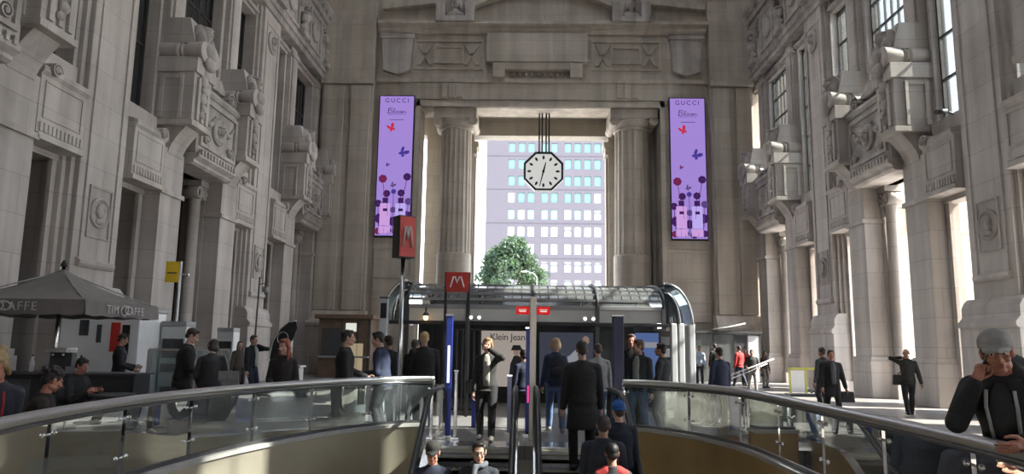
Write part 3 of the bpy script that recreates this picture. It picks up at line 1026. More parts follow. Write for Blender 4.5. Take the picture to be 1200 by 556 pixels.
# ------------------------------------------------------------------ hanging clock
def clock():
    Y = YE + .95
    k = Y / 850
    X, Z, r = (635 - 616) * k, 1.62 + (405.3 - 199.5) * k, 23.6 * k
    t = thing('octagonal_clock', 'octagonal black framed clock hanging in the end opening, hands near half past twelve', 'clock', (X, Y, Z))
    oct_ = lambda q: [(q / math.cos(math.pi / 8) * math.cos(math.pi / 8 + i * math.pi / 4), q / math.cos(math.pi / 8) * math.sin(math.pi / 8 + i * math.pi / 4)) for i in range(8)]
    mb = MB()
    A, B, C_, D = oct_(r), oct_(r * .9), oct_(r * .9), oct_(r)
    rows = [[mb.v(p[0], .3, p[1]) for p in A], [mb.v(p[0], -.3, p[1]) for p in A], [mb.v(p[0], -.3, p[1]) for p in B], [mb.v(p[0], -.2, p[1]) for p in B]]
    for P, Q in zip(rows, rows[1:]): mb.bridge(P, Q, False)
    mb.f(rows[0]); mb.f(rows[-1])
    mb.build('case', M['black'], t)
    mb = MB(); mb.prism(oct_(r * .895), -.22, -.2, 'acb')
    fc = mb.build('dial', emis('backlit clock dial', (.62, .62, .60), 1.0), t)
    for i in range(12):
        a = i * math.pi / 6
        mb = MB()
        r0, r1, w0, w1 = r * .62, r * .82, .03, .07
        d = Vector((math.sin(a), math.cos(a))); n = Vector((d.y, -d.x))
        mb.prism([tuple(d * r0 - n * w0), tuple(d * r0 + n * w0), tuple(d * (r0 + r1) * .5 + n * w1), tuple(d * r1 + n * w0), tuple(d * r1 - n * w0), tuple(d * (r0 + r1) * .5 - n * w1)], -.235, -.22, 'acb')
        mb.build('hour_mark', M['black'], fc)
    def hand(name, a, L, w, y):
        d = Vector((math.sin(a), math.cos(a))); n = Vector((d.y, -d.x))
        mb = MB(); mb.prism([tuple(-d * L * .12 - n * w), tuple(-d * L * .12 + n * w), tuple(d * L + n * w * .4), tuple(d * L - n * w * .4)], y - .012, y, 'acb')
        mb.build(name, M['black'], t)
    hand('hour_hand', R(14), r * .48, .06, -.24)
    hand('minute_hand', R(194), r * .8, .045, -.255)
    mb = MB(); mb.cyl((0, -.27, 0), (0, -.2, 0), .07)
    mb.build('hub', M['black'], t)
    top = 14.58 - Z
    for q in (-.24, -.08, .14, .3):
        mb = MB(); mb.cyl((q, 0, r * .96), (q, 0, top), .045, n=8)
        mb.build('hanger_rod', M['black'], t)
    mb = MB(); mb.box(-.4, .45, -.2, .2, top - .06, top + .02); mb.build('ceiling_plate', M['black'], t)
clock()

# ------------------------------------------------------------------ purple advertising screens
E_ = {'purple': emis('screen lilac', (.36, .24, .66), 1.0), 'dark': emis('screen dark plum', (.05, .015, .10)), 'red': emis('screen red', (.55, .03, .06)), 'blue': emis('screen blue', (.06, .04, .28)),
      'pink': emis('screen pink', (.60, .34, .72)), 'pale': emis('screen pale lilac', (.50, .40, .85)), 'wine': emis('screen wine', (.16, .02, .08)), 'ink': emis('screen ink', (.10, .06, .2))}
def screen(x0, x1, z0, z1, label, variant):
    Y = YE - .17
    t = thing('advertising_screen', label, 'screen', ((x0 + x1) / 2, Y, z0))
    w, h = x1 - x0, z1 - z0
    MB().box(-w / 2 - .05, w / 2 + .05, -.12, 0, -.1, h + .05).build('housing', M['black'], t)
    MB().box(-w / 2, w / 2, -.135, -.12, 0, h).build('screen', E_['purple'], t)
    P = lambda u, v: ((u - .5) * w, (1 - v) * h)      # u right, v down
    y0 = -.14
    def poly(name, pts, m, parent=None, y=y0):
        mb = MB(); mb.prism([P(*p) for p in pts], y - .004, y, 'acb'); return mb.build(name, m, parent or t)
    def stroke(mb, pts, r, y=y0):
        mb.tube([(P(*p)[0], y, P(*p)[1]) for p in pts], r, 6)
    lettering('lettering', 'GUCCI', .34, E_['dark'], Matrix.Translation((0, y0, h * .967)) @ FACE_CAM, t, .003, 1.35)
    mb = MB()      # handwritten word
    B = [(.24, .125), (.28, .095), (.33, .085), (.37, .09), (.36, .10), (.3, .107), (.36, .108), (.36, .12), (.29, .127), (.24, .122)]
    stroke(mb, B, .016)
    stroke(mb, [(.27, .085), (.26, .105), (.24, .128)], .02)
    stroke(mb, [(.38, .122), (.44, .10), (.45, .09), (.42, .105), (.42, .124), (.46, .12)], .016)
    for q in (.47, .57):
        stroke(mb, [(q + .08 * .5 + .035 * math.cos(a * .7), .116 + .0075 * math.sin(a * .7)) for a in range(10)], .015)
    stroke(mb, [(.65, .125), (.67, .108), (.66, .124), (.70, .109), (.71, .112), (.70, .124), (.75, .109), (.755, .124), (.80, .118)], .015)
    stroke(mb, [(.26, .137), (.5, .132), (.76, .134)], .009)
    mb.build('script_lettering', E_['dark'], t)
    poly('caption_line', [(.3, .172), (.72, .170), (.72, .1745), (.3, .1765)], E_['ink'])
    def butterfly(u, v, s, ang, m):
        c, sn = math.cos(ang), math.sin(ang)
        def tr(p): return (u + s * (p[0] * c - p[1] * sn), v + s * (p[0] * sn + p[1] * c) * w / h)
        mb = MB()
        for e in (-1, 1):
            for wing in ([(0, 0), (.15, -.5), (.55, -.85), (.8, -.6), (.6, -.1), (.1, .1)], [(0, .1), (.45, .05), (.55, .4), (.3, .6), (.08, .35)]):
                sc = 1 if e > 0 else .75
                mb.prism([P(*tr((e * a * sc, b))) for a, b in wing], y0 - .006, y0 - .002, 'acb')
        mb.prism([P(*tr(p)) for p in ((-.05, -.2), (.05, -.2), (.05, .5), (-.05, .5))], y0 - .008, y0, 'acb')
        mb.build('butterfly', m, t)
    butterfly(.36, .235, .17, -.5, E_['red']); butterfly(.72, .41, .2, .7, E_['blue'])
    butterfly(.28, .50, .08, .5, E_['wine'] if variant else E_['blue']); butterfly(.46, .645, .11, .6, E_['ink'])
    def flower(u, v, s, m, stem):
        mb = MB()
        for i in range(7):
            a = i * .9
            cu, cv = u + s * .45 * math.cos(a), v + s * .45 * math.sin(a) * w / h
            mb.prism([P(cu + s * .4 * math.cos(b * .785), cv + s * .4 * math.sin(b * .785) * w / h) for b in range(8)], y0 - .006 - .0004 * i, y0, 'acb')
        stroke(mb, [(u, v), (u + stem * .3, min(.98, v + .06)), (u + stem, min(.985, v + .16))], .016)
        mb.build('flower', m, t)
    flower(.17, .60, .15, E_['wine'], .1); flower(.88, .585, .14, E_['dark'], -.12); flower(.30, .705, .13, E_['dark'], .05); flower(.72, .70, .13, E_['dark'], -.05)
    flower(.5, .69, .09, E_['blue'], 0); flower(.10, .88, .17, E_['dark'], .03); flower(.9, .86, .17, E_['dark'], -.03); flower(.5, .90, .16, E_['dark'], .02)
    flower(.25, .95, .1, E_['wine'], .01); flower(.75, .96, .1, E_['wine'], -.01)
    flower(.06, .775, .13, E_['dark'], .04); flower(.94, .76, .13, E_['ink'], -.04); flower(.5, .82, .11, E_['ink'], .0); flower(.38, .965, .12, E_['dark'], .0); flower(.62, .975, .12, E_['dark'], .0); flower(.08, .97, .12, E_['wine'], .0); flower(.93, .965, .12, E_['dark'], .0)
    for u in (.27, .72):
        bo = poly('bottle', [(u - .15, .775), (u + .15, .775), (u + .15, .93), (u - .15, .93)], E_['pink'] if u < .5 else E_['pale'], y=y0 - .007)
        poly('cap', [(u - .08, .735), (u + .08, .735), (u + .08, .772), (u - .08, .772)], E_['dark'], bo, y=y0 - .008)
        poly('label', [(u - .06, .81), (u + .07, .81), (u + .07, .83), (u - .06, .83)], E_['dark'], bo, y=y0 - .0115)
        poly('base', [(u - .17, .935), (u + .17, .935), (u + .17, .985), (u - .17, .985)], E_['pink'], bo, y=y0 - .008)
    return t
screen(-8.03, -6.2, 7.25, 14.91, 'tall purple advertising screen with butterflies on the wall left of the clock', 0)
screen(7.62, 9.46, 7.25, 14.89, 'tall purple advertising screen with butterflies on the wall right of the clock', 1)

# ------------------------------------------------------------------ M signs
def m_letter(mb, w, h, r, y):
    """rounded metro M: two tall slanted peaks"""
    P = [(-.5, -.5), (-.27, .46), (-.16, .46), (0, -.12), (.16, .46), (.27, .46), (.5, -.5)]
    mb.tube([(a * w, y, b * h) for a, b in P], r, 8, flat=.25)
    mb.tube([(-.2 * w, y, .2 * h), (-.28 * w, y, -.5 * h)], r * .6, 8, flat=.25) if False else None
M['signwhite'] = mat('sign white', (.85, .82, .8), .4, 0, .02, 3)
def square_m():
    Y = 16.8; k = Y / 850
    X, Z = (535 - 616) * k, 1.62 + (404 - 331.5) * k
    t = thing('metro_sign', 'square red sign with a white M above the station canopy', 'sign', (X, Y, 0))
    h = 11.6 * k
    MB().box(-13.3 * k, 13.3 * k, -.06, .06, Z - h, Z + h).build('panel', M['red'], t, bevel=.01)
    mb = MB(); m_letter(mb, 16 * k, 13 * k, .075, -.07); o = mb.build('letter', M['signwhite'], t); o.location.z = Z
    for e in (-1, 1):
        MB().box(e * 13.3 * k - .03, e * 13.3 * k + .03, -.03, .03, 0, Z + h).build('post', M['black'], t)
square_m()
def totem_m():
    Y = 13.2; k = Y / 850
    X, Z = (470 - 616) * k, 1.62 + (403 - 278) * k
    t = thing('metro_totem', 'tall pole with a red and black boxed M sign behind the left handrail', 'sign', (X, Y, 0))
    t.rotation_euler.z = R(37)
    h = 25 * k
    MB().box(-.17, .17, -.13, .13, Z - h, Z + h).build('sign_box', M['black'], t, bevel=.01)
    pa = MB().box(-.155, .155, -.145, -.13, Z - h + .02, Z + h - .02).build('red_panel', M['red'], t)
    mb = MB(); m_letter(mb, .19, .40, .05, -.15); o = mb.build('letter', M['signwhite'], pa); o.location.z = Z
    mb = MB(); mb.cyl((0, 0, 0), (0, 0, Z - h), .042, n=12); mb.build('pole', M['steel'], t)
    mb = MB(); mb.cyl((0, 0, 0), (0, 0, .03), .12, n=16); mb.build('base', M['steel'], t)
totem_m()

# ------------------------------------------------------------------ centre post with red exit signs
M['redlit'] = emis('lit red sign', (.62, .02, .02), .9)
M['whitelit'] = emis('lit white', (1, .85, .8), .9)
t = thing('sign_post', 'beige steel post with a red sign on either side at the escalator top', 'sign', (.125, 12.95, 0))
MB().box(-.06, .06, -.05, .05, 0, 2.48).build('post', M['post'] if 'post' in M else mat('beige post steel', (.42, .38, .33), .35, .5, .05, 8), t, bevel=.012)
for e in (-1, 1):
    a, b = sorted((e * .07, e * .3))
    s = MB().box(a, b, -.06, -.02, 2.16, 2.30).build('red_sign', M['redlit'], t, bevel=.006)
    mb = MB(); c = (a + b) / 2
    mb.box(c - .06, c + .06, -.064, -.06, 2.205, 2.225)
    for q in (-.06, -.03, 0, .03, .06): mb.box(c + q - .008, c + q + .008, -.064, -.06, 2.235, 2.255)
    mb.build('legend', M['whitelit'], s)

# ------------------------------------------------------------------ metro entrance canopy
def canopy():
    t = thing('metro_canopy', 'long curved glass entrance canopy of the metro under the end opening', 'canopy', (0, 18, 0))
    x0, x1 = -2.95, 3.41
    prof = []
    for i in range(15):
        a = math.pi * i / 14
        prof.append((2.4 - 2.4 * math.cos(a), 2.52 + .72 * math.sin(a) ** .8))
    mb = MB()
    rows = [[mb.v(x, y, z) for x in (x0, x1)] for y, z in prof]
    for A, B in zip(rows, rows[1:]): mb.f([A[0], A[1], B[1], B[0]], True)
    mb.build('roof_glass', M['roofglass'], t)
    for i in (1, 2, 3, 5, 7):
        y, z = prof[i]
        MB().box(x0, x1, y - .03, y + .03, z - .03, z + .03).build('purlin', M['grey'], t)
    for x in (-2.95, -1.44, .19, 1.76, 3.39):
        mb = MB(); mb.tube([(x, y, z + .03) for y, z in prof], .045, 6); mb.build('rib', M['dgrey'], t)
    # small roof tiles pattern lines
    for i in range(28):
        x = x0 + (x1 - x0) * (i + .5) / 28
        mb = MB(); mb.tube([(x, y, z + .01) for y, z in prof[1:6]], .012, 4); mb.build('glazing_bar', M['dgrey'], t)
    MB().box(x0, x1, 0, .12, 2.5, 2.6).build('eaves_beam', M['grey'], t, bevel=.01)
    MB().box(x0 + .02, x1 - .02, .06, .12, 2.2, 2.5).build('fascia', mat('pale fascia', (.62, .62, .6), .35, 0, .06, 2), t)
    MB().box(x0 - .5, x1 + .1, -.03, .06, 2.1, 2.19).build('gutter', M['black'], t, bevel=.01)
    for x in (-2.95, -1.44, .19, 1.76, 3.39):
        MB().box(x - .05, x + .05, -.02, .08, 0, 2.6).build('column', M['dgrey'], t)
        MB().box(x - .05, x + .05, 4.6, 4.7, 0, 2.6).build('column', M['dgrey'], t)
    # rounded ends
    M['endglass'] = thin_glass('dark curved end glass', (.30, .38, .42), 3.0, .03, .12, (.2, .26, .3))
    for sg, xa, dx in ((1, x1, .68), (-1, x0, .58)):
        mb = MB()
        n = 9
        rws = []
        for i in range(n + 1):
            a = math.pi / 2 * i / n
            x = xa + sg * dx * math.sin(a); z = 2.18 + 1.0 * math.cos(a)
            rws.append([mb.v(x, y, z) for y in (.0, 1.2, 2.4, 3.6, 4.8)])
        for A, B in zip(rws, rws[1:]): 
            for j in range(4): mb.f([A[j], A[j + 1], B[j + 1], B[j]], True)
        # the round gable
        cen = mb.v(xa, 0, 2.18)
        for A, B in zip(rws, rws[1:]): mb.f([cen, A[0], B[0]], True)
        mb.build('end_glass', M['endglass'], t)
        mb = MB()
        mb.tube([(xa + sg * dx * math.sin(math.pi / 2 * i / n), -.02, 2.18 + math.cos(math.pi / 2 * i / n)) for i in range(n + 1)], .035, 6)
        mb.build('end_rib', M['steel'], t)
        mb = MB()
        mb.tube([(xa + sg * dx * .55 * math.sin(math.pi / 2 * i / n), -.03, 2.2 + .75 * math.cos(math.pi / 2 * i / n)) for i in range(n + 1)], .02, 6)
        mb.build('end_rib', M['steel'], t)
        for q in (.22, .4, .66) if sg > 0 else (.5,):
            MB().box(xa + sg * q - .07, xa + sg * q + .07, -.04, .1, 0, 2.2).build('end_post', M['white'] if sg > 0 else M['grey'], t, bevel=.02)
        if sg > 0:
            MB().box(xa + .45, xa + .62, .02, .05, 0, 2.15).build('side_panel', M['grey'], t)
    # back wall with lit adverts, ceiling panel
    MB().box(x0 - .4, x1 + .5, 4.72, 4.8, 0, 2.6).build('back_panel', M['dgrey'], t)
    MB().box(x0, x1, .15, 4.6, 2.42, 2.48).build('soffit', mat('canopy soffit', (.35, .35, .36), .5, 0, .1, 3), t)
    for x in (-1.35, -1.15, 1.45, 1.65):
        mb = MB(); mb.cyl((x, -.02, 2.32), (x, -.1, 2.28), .05, n=12)
        so = mb.build('spotlight', M['white'], t)
        mb = MB(); mb.cyl((x, -.1, 2.28), (x, -.11, 2.275), .04, n=12); mb.build('lens', emis('spotlight lens', (1, .95, .85), 3.0) if 'lens' not in M else M['lens'], so)
    for x in (-2.4, -.6, 1.0, 2.6):
        MB().box(x - .35, x + .35, 1.4, 1.52, 2.38, 2.42).build('lamp_strip', emis('canopy lamp', (1, .97, .9), 4.0) if 'lamp' not in M else M['lamp'], t)
canopy()

# adverts inside the canopy
M['adbeige'] = emis('backlit beige poster', (.42, .37, .33), .8)
M['addark'] = emis('backlit grey blue poster', (.05, .055, .075), .9)
M['adblue'] = emis('backlit blue poster', (.10, .16, .36), .8)
M['adskin'] = emis('poster skin tone', (.30, .2, .16), .8)
M['adgrey'] = emis('poster pale grey', (.35, .36, .4), .7)
M['adink'] = emis('poster black', (.015, .014, .015), 1)
def advert(x0, x1, z0, z1, Y, m, label):
    t = thing('backlit_poster', label, 'poster', ((x0 + x1) / 2, Y, 0))
    w = (x1 - x0) / 2
    MB().box(-w - .05, w + .05, 0, .12, 0, z1 + .05).build('frame', M['black'], t)
    p = MB().box(-w, w, -.012, 0, z0, z1).build('poster', m, t)
    return t, p
t, p = advert(-1.27, .05, .45, 2.02, 21, M['adbeige'], 'pale backlit jeans poster with a capped figure, left under the canopy')
lettering('lettering', 'Klein Jeans', .27, M['adink'], at(.14, -.016, 1.84), p, .002, .95)
mb = MB()
mb.prism([(.12, .5), (.62, .5), (.55, 1.1), (.42, 1.32), (.28, 1.32), (.18, 1.1)], -.018, -.013, 'acb'); mb.build('figure_coat', M['adink'], p)
mb = MB(); mb.ell((.35, -.014, 1.44), (.09, .004, .13)); mb.build('figure_face', M['adskin'], p)
mb = MB(); mb.prism([(.2, 1.5), (.25, 1.62), (.45, 1.62), (.5, 1.52), (.58, 1.48), (.2, 1.47)], -.022, -.018, 'acb'); mb.build('figure_cap', M['adink'], p)
t, p = advert(.4, 1.95, .5, 2.0, 21.2, M['addark'], 'dark backlit poster with a reclining figure, right under the canopy')
mb = MB()
mb.prism([(-.5, 1.0), (.1, 1.35), (.5, 1.75), (.6, 1.6), (.35, 1.15), (.1, .7), (-.5, .7)], -.018, -.013, 'acb'); mb.build('figure_shirt', M['adgrey'], p)
mb = MB(); mb.ell((.56, -.016, 1.78), (.1, .004, .13)); mb.build('figure_face', M['adskin'], p)
t, p = advert(3.0, 3.75, .5, 2.0, 20.2, M['adblue'], 'blue backlit poster beside the white posts at the canopy end')
mb = MB(); mb.box(-.2, .25, -.018, -.013, 1.6, 1.75); mb.build('poster_band', M['adgrey'], p)

# shop rack at canopy end
t = thing('leaflet_rack', 'narrow dark leaflet rack beside the white canopy posts', 'rack', (3.3, 17.4, 0))
MB().box(-.12, .12, 0, .2, 0, 2.0).build('body', M['dgrey'], t)
for i in range(5):
    MB().box(-.1, .1, -.02, 0, .55 + i * .28, .75 + i * .28).build('leaflet', M['white'] if i % 2 else M['grey'], t)
# hanging lamp with bulb behind the left glass
t = thing('lit_lantern', 'small glowing lantern above the blond man in black at the left canopy end', 'lamp', (-2.45, 17.8, 2.5))
mb = MB(); mb.cyl((0, 0, 0), (0, 0, -.12), .02, n=8); mb.lathe([(.06, -.2), (.09, -.18), (.03, -.1)], n=12); mb.build('lamp_shade', M['black'], t)
mb = MB(); mb.ell((0, 0, -.24), (.06, .06, .07)); mb.build('bulb', emis('warm bulb', (1, .6, .2), 6), t)

# ticket gates: dark bars and slim posts at the landing
def gate(x, Y, label):
    t = thing('gate_railing', label, 'railing', (x, Y, 0))
    MB().box(-.36, .36, -.03, .03, 1.95, 2.0).build('top_bar', M['black'], t); MB().box(-.36, .36, -.03, .03, .1, .15).build('bottom_bar', M['black'], t)
    for i in range(6):
        MB().box(-.34 + i * .136 - .018, -.34 + i * .136 + .018, -.015, .015, .15, 1.95).build('bar', M['dgrey'], t)
gate(-1.42, 17.3, 'dark barred gate left of the pale jeans poster')

def pylon(px, Y, top, w, m, label, name='light_pillar', strip=None, cat='pillar'):
    k = Y / 850
    X = (px - 616) * k
    t = thing(name, label, cat, (X, Y, 0))
    MB().box(-w / 2, w / 2, -w / 2, w / 2, .05, top).build('body', m, t, bevel=.012)
    MB().box(-w / 2 - .04, w / 2 + .04, -w / 2 - .04, w / 2 + .04, 0, .05).build('base', M['steel'], t)
    MB().box(-w / 2 - .01, w / 2 + .01, -w / 2 - .01, w / 2 + .01, top, top + .03).build('cap', M['steel'], t)
    if strip:
        MB().box(-w * .2, w * .2, -w / 2 - .012, -w / 2, strip[0], strip[1]).build('light_strip', strip[2], t)
    return t
M['strip'] = emis('white light strip', (.85, .9, 1), 1.2)
M['magenta'] = emis('magenta indicator', (.8, .05, .3), 1.2)
pylon(527.5, 13.0, 2.12, .115, M['blue'], 'tall blue pillar with a white light strip at the left escalator', strip=(.95, 1.6, M['strip']))
pylon(619.5, 13.4, 1.92, .10, M['blue'], 'tall blue pillar beside the beige sign post at the escalator top', strip=(.6, .9, M['magenta']))
pylon(722.5, 12.9, 2.14, .19, M['navy'], 'thick dark navy pillar at the right end of the landing')
pylon(557.5, 14.3, .82, .085, M['blue'], 'low blue gate post behind the woman with the camera', 'gate_post', cat='post')
pylon(598, 13.6, 1.05, .08, mat('lilac grey enamel', (.32, .32, .5), .3, .2, .06, 6), 'low lilac gate post right of the woman with the camera', 'gate_post', cat='post')
pylon(536.5, 12.75, 1.15, .06, M['steel'], 'short polished steel post next to the tall blue pillar', 'gate_post', cat='post')
t = pylon(450, 17.0, 2.66, .17, mat('pale grey totem', (.5, .52, .55), .4, 0, .05, 4), 'slim pale grey info totem at the left end of the canopy', 'information_totem', cat='sign')
MB().box(-.07, .07, -.098, -.085, 2.2, 2.55).build('screen', M['black'], t)

# ------------------------------------------------------------------ glass balustrades round the well
def balustrade(S, sgn, y_from, label):
    t = thing('glass_balustrade', label, 'balustrade', (S[-1].x, S[-1].y, .33))
    org = Vector((S[-1].x, S[-1].y, .33))
    pts = []
    m = len(S)
    for i, p in enumerate(S):
        d = (S[min(i + 1, m - 1)] - S[max(i - 1, 0)]).normalized()
        nrm = Vector((d.y, -d.x)) * sgn
        q = p + nrm * .07
        if q.y >= y_from: pts.append((Vector((q.x, q.y, 0)), Vector((nrm.x, nrm.y, 0))))
    up = Vector((0, 0, 1))
    # arc-length resample
    L = [0]
    for (a, _), (b, _) in zip(pts, pts[1:]): L.append(L[-1] + (b - a).length)
    def P(s):
        for i in range(len(L) - 1):
            if L[i + 1] >= s - 1e-9:
                f = (s - L[i]) / max(1e-9, L[i + 1] - L[i]); return pts[i][0].lerp(pts[i + 1][0], f), pts[i][1].lerp(pts[i + 1][1], f).normalized()
        return pts[-1]
    tot = L[-1]
    mb = MB()
    mb.tube([Vector((p.x, p.y, 1.045)) - org for p, n in pts], .045, 12)
    mb.build('handrail', M['rail'], t)
    mb = MB()
    mb.tube([Vector((p.x, p.y, .985)) - org for p, n in pts], .022, 8)
    mb.build('under_rail', M['rail_dark'], t)
    mb = MB()
    rows = []
    for p, n in pts:
        rows.append([mb.v(*(Vector((p.x, p.y, z)) + n * o - org)) for o, z in ((-.018, .33), (-.018, .375), (.018, .375), (.018, .33))])
    for A, B in zip(rows, rows[1:]): mb.bridge(A, B, False)
    mb.build('shoe_rail', M['rail_dark'], t)
    n = round(tot / 1.22)
    st = tot / n
    for i in range(n):
        mb = MB()
        rr = []
        for j in range(7):
            p, nn = P(st * i + .03 + (st - .06) * j / 6)
            rr.append([mb.v(*(Vector((p.x, p.y, z)) - org)) for z in (.38, .965)])
        for A, B in zip(rr, rr[1:]): mb.f([A[0], B[0], B[1], A[1]], True)
        mb.build('glass_panel', M['balglass'], t)
    for i in range(n + 1):
        p, nn = P(st * i)
        q = p + nn * .09
        mb = MB()
        mb.cyl(Vector((q.x, q.y, .33)) - org, Vector((q.x, q.y, .9)) - org, .02, n=10)
        mb.tube([Vector((q.x, q.y, .9)) - org, Vector((p.x, p.y, 1.02)) - org], .016, 8)
        po = mb.build('post', M['rail'], t)
        for z in (.5, .86):
            mb = MB()
            a, _ = P(max(0, st * i - .09)); b, _ = P(min(tot, st * i + .09))
            for e in (a, b):
                mb.tube([Vector((q.x, q.y, z)) - org, Vector((e.x, e.y, z + .03)) - org], .012, 6)
                mb.ell(Vector((e.x, e.y, z + .03)) - org, (.022, .022, .022), 8, 6)
            mb.build('clamp', M['steel'], po)
    return t
balustrade(SL, -1, 2.2, 'curved glass balustrade with steel handrail along the left of the stairwell')
balustrade(SR, 1, 2.2, 'curved glass balustrade with steel handrail along the right of the stairwell')

# ------------------------------------------------------------------ escalators
TAN = math.tan(R(30))
YC = 10.85
def esc_z(y): return 0 if y >= YC + .35 else (-TAN * (YC - y) if y <= YC - .35 else -TAN * (YC + .35 - y) ** 2 / (4 * .35))
M['step'] = mat('ribbed step metal', (.17, .17, .17), .4, .7, .15, 20)
M['escglass'] = thin_glass('escalator side glass', (.75, .78, .76), 1.5, 0, .10, (.35, .34, .3))
def escalator(x0, x1, label):
    t = thing('escalator', label, 'escalator', ((x0 + x1) / 2, 12.1, 0))
    ox = (x0 + x1) / 2
    hw = (x1 - x0) / 2
    Y = lambda y: y - 12.1
    ys = []
    y = 11.98
    while esc_z(y) > -4.8:
        ys.append(y); y -= .38
    for y in ys:
        z = esc_z(y - .19); z2 = esc_z(y - .19 - .38)
        mb = MB()
        mb.box(-hw + .13, hw - .13, Y(y - .38), Y(y), z - .05, z)
        if z - z2 > .02: mb.box(-hw + .13, hw - .13, Y(y - .38), Y(y - .36), z2 - .04, z)
        n = 24
        for i in range(n):
            xx = -hw + .14 + (2 * hw - .28) * (i + .5) / n
            mb.box(xx - .008, xx + .008, Y(y - .38), Y(y) - .005, z, z + .008)
        so = mb.build('step', M['step'], t)
        mb = MB(); mb.box(-hw + .13, hw - .13, Y(y - .38) - .002, Y(y - .345), z + .008, z + .012); mb.build('edge_line', M['yellow_dull'], so)
    MB().box(-hw + .1, hw - .1, Y(11.97), Y(12.6), -.02, .012).build('comb_plate', M['steel'], t, bevel=.004)
    path = [12.45 - .1 * i for i in range(0, 100) if esc_z(12.45 - .1 * i) > -4.9]
    for e in (-1, 1):
        X = e * (hw - .06)
        # skirt
        mb = MB()
        rows = [[mb.v(X + dx, Y(y), esc_z(y) + dz) for dx, dz in ((-.055, -.35), (-.055, .2), (.055, .2), (.055, -.35))] for y in path]
        for A, B in zip(rows, rows[1:]): mb.bridge(A, B, False)
        mb.f(rows[0]); mb.f(rows[-1])
        mb.build('skirt', M['steel'], t)
        # glass side
        mb = MB()
        rows = [[mb.v(X, Y(y), esc_z(y) + dz) for dz in (.2, .88)] for y in path]
        for A, B in zip(rows, rows[1:]): mb.f([A[0], B[0], B[1], A[1]])
        c = mb.v(X, Y(12.45), .54)
        arc = [mb.v(X, Y(12.45) + .34 * math.cos(a), .54 + .34 * math.sin(a)) for a in [math.pi / 2 - math.pi * i / 10 for i in range(11)]]
        for a, b in zip(arc, arc[1:]): mb.f([c, a, b])
        mb.build('side_glass', M['escglass'], t)
        mb = MB()
        pth = [(X, Y(12.45) + .36 * math.cos(a), .54 + .38 * math.sin(a)) for a in [-math.pi / 2 + math.pi * i / 10 for i in range(10)]]
        pth += [(X, Y(y), esc_z(y) + .92) for y in path]
        mb.tube(pth, .042, 10, flat=.8)
        mb.build('handrail', M['rubber'], t)
        MB().box(X - .05, X + .05, Y(12.3), Y(12.75), 0, .2).build('newel_base', M['steel'], t, bevel=.02)
M['yellow_dull'] = mat('worn yellow edging', (.30, .26, .12), .6, 0, .2, 12)
escalator(-1.46, -.1, 'left escalator with two people seen from the front on its steps')
escalator(.12, 1.5, 'right escalator with people in dark jackets seen from behind on its steps')
# ------------------------------------------------------------------ cafe on the left
M['canvas'] = mat('grey brown canvas', (.19, .17, .16), .85, 0, .08, 4, .1)
M['logo'] = mat('pale print', (.50, .48, .47), .6, 0, .03, 4)
def parasol(cx_, cy_, half, zv, zt, label):
    t = thing('cafe_parasol', label, 'parasol', (cx_, cy_, 0))
    mb = MB()
    apex = (0, 0, zt)
    n = 8
    cor = [(-half, -half), (half, -half), (half, half), (-half, half)]
    tip = mb.v(*apex)
    for i in range(4):
        a, b = Vector(cor[i]), Vector(cor[(i + 1) % 4])
        prev = None
        for j in range(n + 1):
            f = j / n
            row = []
            for q in range(7):
                p = a.lerp(b, q / 6) * f
                sag = -.10 * math.sin(math.pi * f) * 1.0
                row.append(mb.v(p.x, p.y, zt + (zv + .27 - zt) * f + sag))
            if prev:
                for q in range(6): mb.f([prev[q], prev[q + 1], row[q + 1], row[q]], True)
            prev = row
    bmesh.ops.remove_doubles(mb.bm, verts=mb.bm.verts, dist=.001)
    mb.build('canopy', M['canvas'], t)
    mb = MB()
    for i in range(4):
        a, b = Vector(cor[i]), Vector(cor[(i + 1) % 4])
        m = 24
        top = [mb.v(*(a.lerp(b, j / m)), zv + .27) for j in range(m + 1)]
        nn = Vector((b - a).normalized()); nn = Vector((nn.y, -nn.x))
        bot = [mb.v(*(a.lerp(b, j / m) + nn * (.02 + .012 * math.sin(j * 1.9))), zv + .012 * math.cos(j * 1.3)) for j in range(m + 1)]
        for j in range(m): mb.f([top[j], top[j + 1], bot[j + 1], bot[j]], True)
    va = mb.build('valance', M['canvas'], t, recalc=False)
    def logo(Mx):
        lettering('lettering', 'TIM', .215, M['logo'], Mx @ Matrix.Translation((-.50, 0, 0)), va, .003, 1.2)
        lettering('lettering', 'CAFFE', .215, M['logo'], Mx @ Matrix.Translation((.24, 0, 0)), va, .003, 1.2)
        mb = MB(Mx_t(Mx))
        for (a, b, rx_, rz__, tl) in ((-.12, 0, .12, .09, .2), (.02, .01, .12, .075, -.2)):
            pts = [(a + rx_ * math.cos(q * .42) * math.cos(tl) - rz__ * math.sin(q * .42) * math.sin(tl), b + rx_ * math.cos(q * .42) * math.sin(tl) + rz__ * math.sin(q * .42) * math.cos(tl), .006) for q in range(15)]
            mb.tube(pts, .013, 5, closed=True)
        mb.build('emblem', M['logo'], va)
    logo(at(-.15, -half - .035, zv + .135, 0))
    logo(at(half + .035, .05, zv + .125, R(90)))
    mb = MB(); mb.cyl((0, 0, 0), (0, 0, zt + .1), .035, n=10); mb.build('pole', M['steel'], t)
    for c in cor:
        mb = MB(); mb.tube([(0, 0, zt - .06), (c[0] * .98, c[1] * .98, zv + .24)], .014, 6); mb.build('rib', M['grey'], t)
    MB().box(-.3, .3, -.3, .3, 0, .06).build('base', M['dgrey'], t, bevel=.02)
    mb = MB(); mb.lathe([(.07, zt + .04), (.05, zt + .1), (.02, zt + .16)], n=10); mb.build('finial', M['black'], t)
    return t
def Mx_t(Mx):
    return lambda a, b, c: tuple(Mx @ Vector((a, b, c)))
